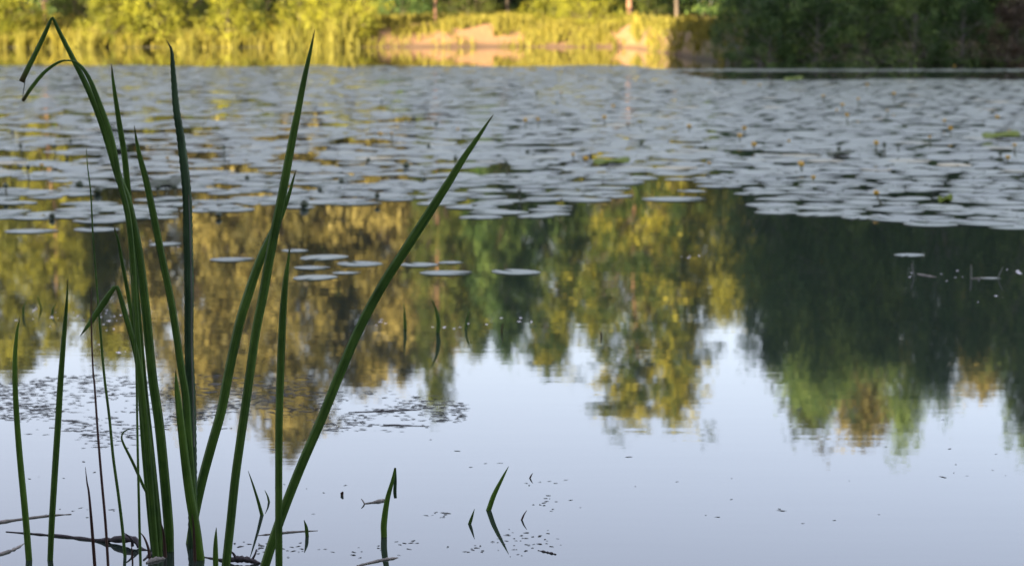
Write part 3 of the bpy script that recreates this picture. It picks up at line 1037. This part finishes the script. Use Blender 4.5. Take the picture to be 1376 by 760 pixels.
drk = [(1188, 195, 17), (1127, 201, 9), (1207, 196, 8), (1344, 207, 9), (748, 135, 6), (721, 125, 12), (709, 201, 6), (862, 192, 4), (844, 165, 5), (948, 197, 4), (586, 167, 7), (546, 222, 4), (570, 240, 4), (495, 214, 4), (680, 221, 15), (513, 137, 9), (576, 195, 4), (612, 214, 10), (28, 197, 13), (74, 198, 15), (38, 226, 17), (8, 251, 13), (107, 248, 4), (131, 256, 5), (70, 291, 3), (301, 199, 17), (294, 290, 3), (212, 253, 12), (235, 252, 13), (95, 188, 4), (90, 209, 5), (208, 156, 4), (17, 178, 7), (409, 273, 6), (430, 255, 4), (507, 264, 8), (698, 260, 10), (459, 243, 4), (332, 237, 5)]
for x, y, st in drk:
    big = (x, y) in ((131, 256), (107, 248), (409, 273), (546, 222))
    lab = 'dark seed head on a stalk among the pads at left' if x < 330 else ('dark seed head among the pads near the diagonal blade tip' if x < 720 else 'dark seed head among the pads right of centre')
    grp = lab.replace('head', 'heads')
    if (x, y) == (131, 256):
        lab, grp = 'largest round dark seed head just right of the thin left stem', None
    if (x, y) == (409, 273):
        lab, grp = 'dark seed head just right of the small side blade tip', None
    flower(x, y, st, 'd', lab, grp, 1.5 if big else 1.0)


# raised, curled lily leaves
def curled_leaf(x, y, w_px, mat, label, lift=0.07):
    p = on_water(x, y)
    r_ = w_px / F * p.y / 2
    rg = np.random.default_rng(int(x))
    na, nr = 14, 5
    V = [(0, 0, lift * 0.4)]
    for j in range(1, nr):
        for i_ in range(na):
            a = 2 * math.pi * i_ / na
            q = j / (nr - 1)
            V.append((r_ * q * math.cos(a), r_ * 0.8 * q * math.sin(a), lift * (0.4 + 0.6 * q * q * (0.5 + 0.5 * math.sin(a + 0.6))) + 0.012 * math.sin(3 * a)))
    Fs = [(0, 1 + i_, 1 + (i_ + 1) % na) for i_ in range(na)]
    for j in range(nr - 2):
        for i_ in range(na):
            a0 = 1 + j * na
            Fs.append((a0 + i_, a0 + na + i_, a0 + na + (i_ + 1) % na, a0 + (i_ + 1) % na))
    root = thing('curled_lily_leaf', label, 'lily leaf', p)
    me = mesh_from('blade', V, Fs, mat, True, np.full(len(V), 0.6))
    o = link('blade', me, root)
    md = o.modifiers.new('thickness', 'SOLIDIFY')
    md.thickness = 0.003
    s2, f2, _ = tube([(0, 0, -0.3), (0.01, 0, -0.05), (0, 0, lift * 0.4)], [0.006, 0.006, 0.005], 6)
    link('stalk', mesh_from('stalk', s2, f2, M['stalk'], True), root)


M['leaf_fresh'] = foliage_mat('leaf_fresh', (0.08, 0.13, 0.02), (0.16, 0.22, 0.03), 0.3)
curled_leaf(1345, 188, 52, M['leaf_fresh'], 'bright green curled lily leaf standing above the right pads', 0.07)
curled_leaf(1270, 274, 20, M['leaf_fresh'], 'small green curled leaf near the right front rim', 0.05)
curled_leaf(1066, 110, 26, M['leaf_fresh'], 'bright green curled leaf at the back edge of the pad field', 0.08)
curled_leaf(1127, 211, 34, M['bud'], 'dark curled leaf among the right pads', 0.05)
curled_leaf(222, 258, 46, M['bud'], 'dark raised curled leaf on stalks left of the ridged blade', 0.09)
curled_leaf(822, 222, 50, M['leaf_fresh'], 'dull green curled leaf by the dark gap at centre', 0.05)


# ------------------------------------------------------------------ foreground cattail plants
def catmull(pts, per=6):
    pts = [np.array(p, float) for p in pts]
    P_ = [2 * pts[0] - pts[1]] + pts + [2 * pts[-1] - pts[-2]]
    out = []
    for i in range(1, len(P_) - 2):
        for k in range(per):
            t = k / per
            a, b_, c, d_ = P_[i - 1], P_[i], P_[i + 1], P_[i + 2]
            out.append(0.5 * ((2 * b_) + (c - a) * t + (2 * a - 5 * b_ + 4 * c - d_) * t * t + (3 * b_ - a - 3 * c + d_) * t ** 3))
    out.append(P_[-2])
    return np.array(out)


def blade_ribbon(name, root, trace, Y0, mat, lean=0.0, twist=0.25, thick=0.30, crinkle=0.0, per=6, blunt=False, sharp=False, submerge=0.12):
    """trace: (px, py, width px) from the base up, in a plane at depth Y0 that leans by `lean` m per m of height"""
    pts = []
    for (x, y, w_) in trace:
        Y_ = Y0
        for _ in range(3):
            p = at_depth(x, y, Y_)
            Y_ = Y0 + lean * max(0, p.z)
        p = at_depth(x, y, Y_)
        pts.append((p.x, p.y, p.z, w_ / F * p.y))
    if submerge and pts[0][2] < 0.25:
        a, b_ = np.array(pts[0]), np.array(pts[1])
        dr = (a - b_) / max(1e-6, np.linalg.norm((a - b_)[:3]))
        e = a + dr * (submerge + max(0, a[2]) * 1.1)
        e[3] = a[3]
        pts = [tuple(e)] + pts
    C = np.array(pts) if sharp else catmull(pts, per)
    n_ = len(C)
    cen, wd = C[:, :3], np.clip(C[:, 3], 0.0006, None)
    tang = np.gradient(cen, axis=0)
    tang /= np.linalg.norm(tang, axis=1)[:, None] + 1e-9
    view = np.array([0.0, 1.0, -0.12])
    seg = np.concatenate([[0], np.cumsum(np.linalg.norm(np.diff(cen, axis=0), axis=1))])
    tot = seg[-1]
    base_r = np.array(root.location)
    # cross-section: slim D with a soft ridge on the camera side
    cs = [(-0.5, 0.0), (-0.27, -0.42), (0.0, -0.55), (0.27, -0.42), (0.5, 0.0), (0.25, 0.30), (-0.25, 0.30)]
    V, U = [], []
    for i_ in range(n_):
        side = np.cross(tang[i_], view)
        side /= np.linalg.norm(side) + 1e-9
        nrm = np.cross(side, tang[i_])
        if nrm[1] < 0:
            nrm = -nrm
            side = -side
        if side[0] < 0:
            side = -side
        q = seg[i_] / tot
        tw = twist * math.sin(2.2 * q + trace[0][0])
        s2 = side * math.cos(tw) + nrm * math.sin(tw)
        n2 = nrm * math.cos(tw) - side * math.sin(tw)
        w_ = wd[i_]
        th = w_ * (thick * (1 - 0.7 * q) + 0.05)
        for j, (a, b_) in enumerate(cs):
            ww = w_
            if crinkle and j in (0, 4):
                ww = w_ * (1 + crinkle * math.sin(seg[i_] * 420 + j))
            V.append(cen[i_] + s2 * a * ww + n2 * b_ * th - base_r)
            U.append((a + 0.5, seg[i_] * 6 + trace[0][0], q))
    S = len(cs)
    Fs = []
    for i_ in range(n_ - 1):
        for k in range(S):
            k2 = (k + 1) % S
            Fs.append((i_ * S + k, i_ * S + k2, (i_ + 1) * S + k2, (i_ + 1) * S + k))
    Fs.append(tuple(range(S)))
    Fs.append(tuple(range((n_ - 1) * S, n_ * S)))
    return link(name, mesh_from(name, V, Fs, mat, True, None, U), root)


def plant(name, label, cat, x, y, group=None):
    p = on_water(x, y)
    return thing(name, label, cat, p, group), p.y


GB = None
# leftmost shoots
r0, Yb = plant('cattail_shoot', 'leftmost single curved cattail blade rising from the water', 'cattail', 39, 752)
blade_ribbon('leaf', r0, [(39, 752, 9), (34, 691, 9), (25.6, 602, 8.4), (21, 534, 7.6), (20, 484, 6.5), (22.7, 447, 4), (26.7, 427, 0.8)], Yb, M['blade_bright'], 0.05, 0.2)
r0, Yb = plant('cattail_shoot', 'second cattail blade from the left, straight and leaning slightly right', 'cattail', 67, 752)
blade_ribbon('leaf', r0, [(67.4, 752, 8.5), (69.4, 705, 9), (73.5, 637, 9.3), (78, 568, 9), (81, 517, 8.4), (86, 450, 6.5), (89.6, 407, 3.8), (91, 375, 0.7)], Yb, M['blade'], -0.04, 0.2)
# thin stems
r0, Yb = plant('reed', 'very tall thin grey-green stem left of the big clump', 'reed', 168, 747)
blade_ribbon('stem', r0, [(168, 747, 4.6), (164, 705, 4.4), (159, 664, 4.2), (152, 613, 4), (147, 561, 3.8), (139.7, 501, 3.6), (133.7, 430, 3.2), (130, 384, 2.8), (125, 317, 2.4), (122, 260, 2), (117.7, 224, 1.4), (116, 198, 0.6)], Yb, M['blade'], 0.05, 0.0, 0.7)
r0, Yb = plant('reed', 'thin reddish-brown stem beside the tall thin stem', 'reed', 146, 772)
blade_ribbon('stem', r0, [(146, 772, 4), (142, 705, 3.8), (136.8, 647, 3.6), (131.7, 585, 3.2), (127, 517, 2.8), (125, 497, 2.6), (122.4, 427, 1.8), (123, 388, 0.7)], Yb, M['blade_dry'], 0.02, 0.0, 0.7)
r0, Yb = plant('reed', 'short dry pointed blade left of the reddish stem', 'reed', 128, 768)
blade_ribbon('stem', r0, [(128, 768, 4.8), (123.8, 712, 4.4), (119.7, 664, 3), (117, 648, 2.2), (114.6, 627, 0.6)], Yb, M['blade_dry'], 0.0, 0.1, 0.4)
r0, Yb = plant('reed', 'dark thin upright stem just left of the big clump', 'reed', 189, 764)
blade_ribbon('stem', r0, [(189, 764, 4), (187.4, 705, 3.8), (185, 602, 3.4), (183.5, 513, 3), (181, 430, 2.4), (178, 370, 0.8)], Yb, M['blade'], 0.0, 0.0, 0.7)

# big left clump
r0, Yb = plant('cattail_plant', 'large cattail clump with the snapped drooping tall blades', 'cattail', 216, 742)
blade_ribbon('leaf', r0, [(227.5, 738, 13), (226.4, 705, 13.5), (220.6, 637, 13.5), (213.7, 568, 13.2), (205, 507, 12.6), (196, 417, 12), (188, 350, 11.5), (181, 310, 11), (171, 267, 10.5), (160, 240, 10.2), (147, 197, 9.6), (133.7, 157, 8.8), (117, 117, 7.8), (97, 77, 6.6), (80, 43.5, 5.4), (71.5, 25.5, 3.6), (68.5, 26.5, 3.8), (60, 46, 6), (50, 67, 6.6), (38, 91, 7.2), (28.6, 110, 7.6)], Yb + 0.01, M['blade'], 0.0, 0.12, 0.25, per=5)['label'] = 'tall blade snapped at the top, its tip hanging left'
blade_ribbon('leaf', r0, [(213, 742, 11), (209, 691, 11), (202, 620, 11), (195.6, 568, 10.5), (190, 520, 10), (186, 470, 9), (182, 417, 8.4), (178, 350, 8), (172, 290, 8), (160, 240, 8), (150, 187, 7.6), (134, 140, 7), (119, 104, 5.6), (105, 85.5, 3.2), (92, 81.5, 2.2), (78.6, 84, 3.4), (60, 97, 4.6), (43, 117, 5.2), (30.5, 136, 4.4)], Yb - 0.03, M['blade'], 0.01, 0.15, 0.25)['label'] = 'thin blade arching over to the left'
blade_ribbon('leaf', r0, [(217, 744, 9), (212, 690, 9), (203, 603, 9), (194, 520, 9), (187, 440, 9), (181, 370, 8.8), (176, 300, 8.8), (171, 247, 9), (167, 207, 8.6), (160.5, 167, 7.6), (154, 124, 5.4), (151, 100, 3.2), (150, 86, 0.7)], Yb + 0.03, M['blade'], 0.0, 0.2, 0.25)
blade_ribbon('leaf', r0, [(209, 742, 9), (205, 691, 9), (198, 600, 9), (191.5, 530, 9), (187, 497, 8.6), (180.5, 464, 8), (167, 417, 7.4), (160, 392, 6), (155.5, 385.5, 5.4), (150, 391, 7), (137, 410, 9), (122, 432, 7), (108, 451, 0.8)], Yb - 0.05, M['blade'], 0.0, 0.1, 0.2, per=5)['label'] = 'short blade folded sharply, tip pointing down left'
blade_ribbon('leaf', r0, [(206, 740, 7), (201, 691, 7), (193, 600, 7), (187, 510, 6.6), (179, 437, 6), (172, 394, 5.4), (165.5, 360, 5), (159, 323.5, 3.6), (155, 312, 2.6), (154, 304, 1)], Yb + 0.05, M['blade'], 0.0, 0.1, 0.3)['label'] = 'narrow blade with a ragged brown tip'
blade_ribbon('leaf', r0, [(212, 738, 4.5), (203.5, 678, 4.4), (191.5, 650, 4.2), (178, 620, 4), (166, 596, 3.2), (163.6, 586, 2.4), (168, 578.5, 1.8), (181, 574, 0.6)], Yb - 0.02, M['blade'], 0.02, 0.1, 0.25)['label'] = 'little curled side leaf'
# hanging torn fibre of the snapped blade
blade_ribbon('torn_fibre', r0, [(34, 106, 1.6), (32.2, 118, 1.3), (30, 135, 0.8)], Yb + 0.01, M['blade_pale'], 0.0, 0.0, 0.4, submerge=0)

# centre clump
r0, Yb = plant('cattail_plant', 'centre cattail clump of crossing blades with one ridged blade', 'cattail', 262, 744)
blade_ribbon('leaf', r0, [(270, 757, 12), (263.3, 712, 13.4), (255, 664, 13), (248, 613, 11.5), (241, 551, 9.5), (237.5, 520, 6), (236, 497, 0.8)], Yb - 0.05, M['blade_bright'], 0.0, 0.2, 0.3)
blade_ribbon('leaf', r0, [(266, 750, 11), (260, 680, 11), (254, 600, 11), (249.7, 534, 10.6), (244, 497, 10.2), (237, 450, 10), (229, 400, 10), (217, 343, 10), (207, 293, 10), (197, 245, 9.2), (189, 215, 7.4), (184, 192, 4.5), (180.5, 169, 0.8)], Yb, M['blade'], 0.02, 0.2, 0.28)
blade_ribbon('leaf', r0, [(258, 744, 12), (259, 680, 12), (258.5, 602, 12), (257, 534, 12), (254, 470, 12.5), (254, 384, 13), (252.4, 317, 13), (251, 260, 12.4), (244, 194, 11), (237, 147, 9.4), (233, 100, 7), (230.7, 70, 4), (227, 60, 1.8), (223.5, 54, 0.7)], Yb + 0.05, M['blade_blue'], 0.0, 0.35, 0.22, 0.07, per=22)['label'] = 'bluish blade with finely ridged edges'
blade_ribbon('leaf', r0, [(254, 740, 12), (262, 690, 12.5), (272, 643.6, 13), (284, 599, 13.2), (297.5, 551, 13.2), (306, 507, 13.2), (321, 437, 13), (334, 394, 13), (348, 353, 12), (361, 323.5, 11), (378, 288, 8), (388, 262, 5.4), (394, 241, 3), (398, 228, 0.8)], Yb + 0.09, M['blade'], 0.03, 0.15, 0.3)
blade_ribbon('midrib', r0, [(261, 600, 1.4), (259.5, 534, 2.0), (257.5, 470, 2.2), (257.2, 384, 2.2), (255.6, 317, 2.0), (253.5, 262, 1.4)], Yb + 0.0445, M['blade_pale'], 0.0, 0.0, 0.5, submerge=0)
# right singles of the clump
r0, Yb = plant('cattail_shoot', 'small pointed shoot at the bottom between the centre clump and tall blade', 'cattail', 290, 770)
blade_ribbon('leaf', r0, [(290, 770, 7.5), (289.6, 745, 7.4), (289.8, 725, 5), (290.7, 708, 0.8)], Yb, M['blade_bright'], 0, 0.1, 0.3)
r0, Yb = plant('cattail_shoot', 'tallest straight blade reaching the far bank right of the centre clump', 'cattail', 303, 764)
blade_ribbon('leaf', r0, [(303, 764, 12), (309.5, 705, 12), (316, 643, 12), (323, 592, 12), (330, 544, 12), (336, 500, 12), (344, 444, 12), (354, 394, 12.4), (361, 353, 12.6), (369.4, 310, 12.4), (379, 262, 12), (391, 197, 10.6), (399.5, 154, 9.4), (408, 110, 7.6), (416, 73.5, 4.8), (423, 40, 0.8)], Yb, M['blade'], 0.02, 0.2, 0.3)
r0, Yb = plant('cattail_shoot', 'straight upright half-height blade crossing the foot of the diagonal blade', 'cattail', 375, 776)
blade_ribbon('leaf', r0, [(375, 776, 10.5), (374.5, 671, 10.5), (375, 568, 10.6), (377, 497, 10.8), (379.5, 434, 10.2), (383, 384, 8), (387, 352, 4.2), (389.5, 331, 0.8)], Yb, M['blade'], 0.0, 0.25, 0.28)
r0, Yb = plant('cattail_shoot', 'long blade leaning diagonally far to the right', 'cattail', 352, 772)
blade_ribbon('leaf', r0, [(352, 772, 13), (369, 719, 13), (386.5, 671, 13), (407, 620, 13), (431, 565, 13), (457, 501, 13), (483.5, 440, 13), (513.5, 384, 13), (543.6, 337, 12.6), (574, 290, 12), (601, 248, 10.6), (622, 214, 8.6), (640.6, 187, 6), (654, 167, 3.2), (663, 154, 0.8)], Yb, M['blade'], 0.03, 0.15, 0.3)

for i, (x, y, tr_) in enumerate([
        (222, 745, [(222, 745, 5), (221, 730, 4.5), (219, 712, 3), (216, 700, 0.8)]),
        (201, 748, [(201, 748, 4), (199, 735, 3.6), (194, 722, 2.4), (188, 714, 0.7)]),
        (262, 750, [(262, 750, 5), (261, 728, 4), (260, 705, 2.6), (258, 690, 0.7)]),
        (178, 752, [(178, 752, 2.6), (177.4, 740, 2.2), (176.5, 730, 0.7)])]):
    r_, Y_ = plant('dead_reed_leaf', ['brown dead leaf stub inside the big left clump', 'brown dead leaf stub leaning left of the big clump',
                   'brown dead leaf stub at the centre clump foot', 'tiny brown stub beside the dark branch end'][i], 'dead leaf', x, y)
    blade_ribbon('leaf', r_, tr_, Y_ - 0.02, M['blade_dry'], 0.0, 0.3, 0.3, submerge=0.05)

# short shoots out on the water
def shoot(name, label, trace, mat='blade', cat='shoot', lean=0.0, extra=()):
    r_, Y_ = plant(name, label, cat, trace[0][0], trace[0][1])
    blade_ribbon('leaf', r_, trace, Y_, M[mat], lean, 0.1, 0.3, submerge=0.06)
    for tr_, m_ in extra:
        blade_ribbon('leaf', r_, tr_, Y_ + 0.02, M[m_], 0.0, 0.1, 0.2, submerge=0)
    return r_


shoot('cattail_shoot', 'broken short blade folded at the top, right of the diagonal blade foot', [(516, 721, 8.4), (516, 702, 8.6), (520.4, 671, 7), (527, 647, 5), (530, 634, 3.6), (531, 628, 2.6)], 'blade_bright', extra=[([(531, 628, 2.8), (531.2, 645, 4.2), (530.6, 660, 4.8), (531.4, 669, 4)], 'blade_blue')])
shoot('cattail_shoot', 'pointed short blade leaning right, largest of the right shoots', [(656.5, 685, 7), (664, 664, 6.4), (676, 640, 3.6), (683.5, 626, 0.6)], 'blade_bright')
shoot('cattail_shoot', 'tiny pointed shoot just left of the larger leaning shoot', [(631, 703.5, 4.6), (634.5, 693, 3.2), (637.7, 683, 0.5)])
shoot('twig', 'tiny dark twig right of the leaning shoot', [(701, 698, 2.6), (704, 691, 2), (708, 685, 0.6)], 'blade_dry', 'twig')
shoot('twig', 'tiniest twig poking up above the leaning shoot', [(712, 642, 2.2), (714, 638, 1.6), (716, 635, 0.5)], 'blade_dry', 'twig')
shoot('cattail_shoot', 'slender shoot leaning left beside the tall straight blade', [(352, 691.5, 5), (346, 670, 3.8), (339, 648, 2.4), (333.4, 632, 0.5)])
shoot('cattail_shoot', 'thin twig-like shoot just left of the upright half-height blade', [(361.5, 674, 3), (359.5, 666, 2.2), (355.7, 658, 0.6)])
shoot('cattail_shoot', 'stubby dark shoot right of the diagonal blade foot', [(412.7, 720, 5), (411.5, 708, 4.4), (408.5, 698, 0.8)])
shoot('cattail_shoot', 'straight dark shoot in the golden reflection, leftmost of three', [(544.3, 442, 5), (544, 428, 4), (542.6, 406, 0.6)])
shoot('cattail_shoot', 'bent dark shoot in the golden reflection, middle of three', [(588, 447, 5), (589, 432, 6), (585, 413, 3), (578, 399, 0.6)])
shoot('cattail_shoot', 'thin dark shoot in the golden reflection, rightmost of three', [(625.6, 442, 3.4), (627, 430.5, 3), (630.6, 417, 0.8)])
shoot('twig', 'faint thin twig right of the three dark shoots', [(674, 447, 2), (674.5, 440, 1.8), (676, 434, 0.6)], 'blade_dry', 'twig')
shoot('twig', 'small dark twig in the central tree reflection', [(808, 453, 2.4), (807.6, 448, 2), (807, 444, 0.6)], 'blade_dry', 'twig')
shoot('cattail_shoot', 'small shoot behind the leftmost curved blade tip', [(31.6, 423, 3.2), (31.5, 414, 2.6), (35.6, 403, 0.6)])
shoot('cattail_shoot', 'small shoot left of the second blade tip, leaning right', [(69.8, 422, 3), (71.5, 415, 2.4), (76, 406, 0.6)])
shoot('cattail_shoot', 'faint small shoot leaning left between the two leftmost blades', [(55.6, 415, 2.4), (53, 406, 2), (50.4, 397, 0.5)])
shoot('reed_stub', 'yellowish stub in the dark reflection near the right edge', [(1305, 373, 3.2), (1305, 362, 3), (1304.6, 355, 2)], 'blade_pale', 'stub')
shoot('reed_stub', 'leaning pale stub at the right end of the floating stem', [(1341, 374, 2), (1344, 366, 1.8), (1348, 358, 0.8)], 'blade_pale', 'stub')
shoot('reed_stub', 'tiny brown stub below the pale lone pad at right', [(1228, 371, 2.6), (1227, 363, 2.4), (1225, 354, 1.6)], 'blade_pale', 'stub')
# floating bud-like stub
shoot('reed_stub', 'tiny dark stub alone on the water left of the broken blade', [(459.5, 665, 4.0), (459.7, 662.5, 4.4), (461, 660, 1.6)], 'blade_dry', 'stub')


# ------------------------------------------------------------------ floating sticks
def stick(name, label, pts, mat, cat='stick', z=0.0, twigs=()):
    """pts: (px, py, thickness px); floats at the water surface, part sunk"""
    P_ = []
    for q in pts:
        x, y, t = q[:3]
        p = on_water(x, y)
        P_.append((p.x, p.y, (q[3] if len(q) > 3 else 0.0), t / F * p.y / 2))
    C = catmull(P_, 5)
    root_p = Vector(P_[0][:3])
    root = thing(name, label, cat, root_p)
    base = np.array(root_p)
    rg = np.random.default_rng(int(pts[0][0] + pts[0][1]))
    rad = np.clip(C[:, 3] * (1 + rg.normal(0, 0.18, len(C))), 0.0008, None)
    cen = C[:, :3].copy()
    cen[:, 2] += rad * 0.25
    v, f, _ = tube(cen - base, rad, 7)
    link('shaft', mesh_from('shaft', v, f, M[mat], True), root)
    for tw in twigs:
        q = []
        for x, y, t, h_ in tw:
            p = on_water(x, y)
            q.append((p.x, p.y, h_, t / F * p.y / 2))
        C2 = catmull(q, 4)
        v, f, _ = tube(C2[:, :3] - base, np.clip(C2[:, 3], 0.0006, None), 6)
        link('twig', mesh_from('twig', v, f, M[mat], True), root)
    return root


stick('floating_branch', 'dark pointed branch lying on the water at lower left', [(8, 714, 1.5), (45, 717, 3), (90, 721, 4.5), (130, 726, 6.5), (160, 730, 9, 0.008), (180, 733, 10, 0.012), (190, 737, 5), (199, 739, 1.5)], 'stick',
      twigs=[[(178, 735, 5, 0.004), (177, 736, 3.5, 0.018), (173, 736, 2.6, 0.026), (167, 736, 1.4, 0.032)], [(186, 737, 4, 0.003), (183, 737, 3, 0.012), (178, 737, 1.4, 0.02)]])
stick('floating_stick', 'greenish floating stem at the left edge above the dark branch', [(-40, 709, 5), (0, 701.5, 4.6), (38, 696, 4), (72, 692, 2.6), (96, 690.5, 1.2)], 'stick_pale', 'stem')
stick('floating_stick', 'pale submerged leaf strip at the lower left corner', [(-20, 750, 4), (8, 742, 4.5), (24, 735, 3), (33, 729, 1)], 'stick_pale', 'stem')
stick('floating_branch', 'dark debris clump floating behind the tall blade foot', [(274, 748, 2), (296, 752, 4), (312, 756, 8, 0.006), (328, 757, 10, 0.008), (341, 757, 7, 0.004), (350, 756, 2)], 'stick',
      twigs=[[(338, 757, 4, 0.006), (343, 757, 3, 0.02), (345, 757, 2, 0.03)], [(318, 757, 5, 0.01), (312, 757, 3, 0.024), (306, 757, 1.5, 0.02)]])
stick('floating_branch', 'dark bent twig at the foot of the big left clump', [(193, 752, 2.5), (200, 746, 4), (206, 741, 3), (208, 738, 1.2)], 'stick')
stick('floating_stick', 'pale floating leaf scrap at the foot of the big clump', [(197, 756, 3), (206, 753, 7), (216, 751, 6), (222, 750, 2)], 'stick_pale', 'leaf scrap')
stick('floating_stick', 'thin pale floating stem crossed by the diagonal blade', [(346, 719, 1.4), (372, 716.5, 2.6), (386, 715, 2.8), (406, 713.5, 2.4), (427, 712.5, 1.2)], 'stick_pale', 'stem')
stick('floating_stick', 'pale stem floating at the foot of the broken short blade', [(480, 760, 3), (496, 756, 4), (514, 752, 4), (528, 750, 3), (535, 748.5, 1.2)], 'stick_pale', 'stem')
stick('floating_stick', 'pale floating leaf strip left of the broken short blade', [(489, 676.5, 1.6), (500, 675, 3), (511, 673, 5), (519, 671.5, 3)], 'stick_pale', 'leaf strip',
      twigs=[[(490, 676.5, 2.4, 0.0), (488, 676.5, 2, 0.006), (485.5, 676, 1, 0.011)]])
stick('twig', 'short brown twig floating right of the speckled debris', [(723, 739, 1.4), (732, 741, 2.6), (741, 743, 3), (747, 744.5, 2)], 'stick', 'twig')
stick('floating_stick', 'long dark stem floating among the duckweed right of the diagonal blade', [(468, 554, 1.2), (495, 553, 1.8), (530, 551.5, 2), (566, 550, 1.2)], 'stick', 'stem')
stick('floating_stick', 'short dark stem floating at the right end of the duckweed', [(515, 571, 2.4), (535, 571, 1.8), (560, 572, 1.2), (577, 572.5, 0.8)], 'stick', 'stem')
stick('floating_stick', 'pale thin stem floating near the right edge', [(1304, 374, 1.4), (1322, 374, 2), (1342, 374, 1.4)], 'stick_pale', 'stem')
stick('floating_stick', 'pale scrap floating below the small lone pad at right', [(1232, 368, 1.6), (1246, 370.5, 3), (1258, 372, 1.4)], 'stick_pale', 'leaf scrap')


# ------------------------------------------------------------------ floating weed specks (stuff)
def specks(name, rng, P2, rmin, rmax, mat, zr, label, cat, long_=1.8, turn=3.14):
    V, Fs, off = [], [], 0
    for (X_, Y_) in P2:
        r_ = rng.uniform(rmin, rmax) * (1.8 if rng.uniform() < 0.12 else 1.0)
        k = 6
        rot = rng.uniform(-turn, turn)
        a = np.sort(rng.uniform(0, 6.28, k))
        rr = r_ * rng.uniform(0.5, 1.15, k)
        lx, ly = rr * np.cos(a) * long_, rr * np.sin(a)
        x_, y_ = lx * math.cos(rot) - ly * math.sin(rot), lx * math.sin(rot) + ly * math.cos(rot)
        hz = rng.uniform(*zr) * (1 if rng.uniform() < 0.7 else 2.2)
        V.append(np.column_stack([X_ + x_, Y_ + y_, np.full(k, 0.0006)]))
        V.append(np.array([[X_, Y_, 0.0007 + hz]]))
        Fs += [(off + j, off + (j + 1) % k, off + k) for j in range(k)]
        off += k + 1
    o = link(name, mesh_from(name, np.concatenate(V), np.array(Fs), mat, False))
    return tag(o, label, cat, kind='stuff')


rng = np.random.default_rng(55)
pts = []
while len(pts) < 3000:
    x, y = rng.uniform(-160, 625), rng.uniform(503, 604)
    # streaks that thin towards the right and the front
    q = on_water(x, y)
    dens = vnoise(q.x * 3.0, q.y * 2.2, 2.0) + 0.55 * vnoise(q.x * 9, q.y * 5, 4.0)
    lim = -0.1 + 0.9 * smooth01(380, 640, x) + 1.1 * smooth01(550, 606, y) + 0.5 * smooth01(520, 503, y)
    if x > 420 and not (525 < y < 580):
        continue
    if dens + rng.normal(0, 0.35) > lim:
        pts.append((q.x, q.y))
specks('duckweed', rng, pts, 0.0018, 0.0055, M['weed'], (0.0001, 0.0006), 'dark floating duckweed scum behind the left blades', 'duckweed', 3.2, 0.5)
pts = []
for cx, cy, sx, sy, n_ in [(705, 725, 45, 10, 34), (640, 735, 30, 8, 12), (590, 690, 30, 5, 10), (740, 675, 25, 12, 12), (725, 650, 30, 8, 6), (480, 740, 35, 10, 10), (560, 732, 40, 8, 10), (395, 738, 25, 8, 12), (350, 740, 10, 8, 8), (330, 730, 20, 6, 6), (100, 690, 40, 10, 8), (60, 640, 60, 20, 6), (430, 670, 40, 20, 5), (1060, 640, 200, 60, 12), (1300, 620, 60, 40, 8), (930, 690, 160, 50, 5), (845, 612, 3, 3, 2), (1070, 550, 8, 1, 3), (600, 610, 60, 30, 5), (690, 745, 40, 8, 6)]:
    for _ in range(n_):
        q = on_water(rng.normal(cx, sx * 0.6), min(775, max(450, rng.normal(cy, sy * 0.6))))
        pts.append((q.x, q.y))
specks('plant_debris', rng, pts, 0.0014, 0.004, M['weed'], (0.0001, 0.0008), 'sparse dark plant specks scattered on the open water', 'debris', 2.2, 0.9)
pts = []
for cx, cy, sx, sy, n_ in [(60, 425, 70, 12, 20), (150, 425, 25, 12, 12), (160, 465, 20, 6, 4), (215, 330, 30, 8, 8), (1265, 372, 40, 8, 8), (1320, 400, 20, 8, 3), (930, 345, 14, 2, 4), (620, 440, 50, 4, 8), (700, 430, 30, 5, 4), (510, 432, 12, 6, 4), (1365, 365, 14, 10, 5)]:
    for _ in range(n_):
        q = on_water(rng.normal(cx, sx * 0.6), rng.normal(cy, sy * 0.6))
        pts.append((q.x, q.y))
specks('foam_flecks', rng, pts, 0.003, 0.009, M['foam'], (0.0006, 0.002), 'small pale foam and petal flecks on the tree reflections', 'flecks', 1.3)
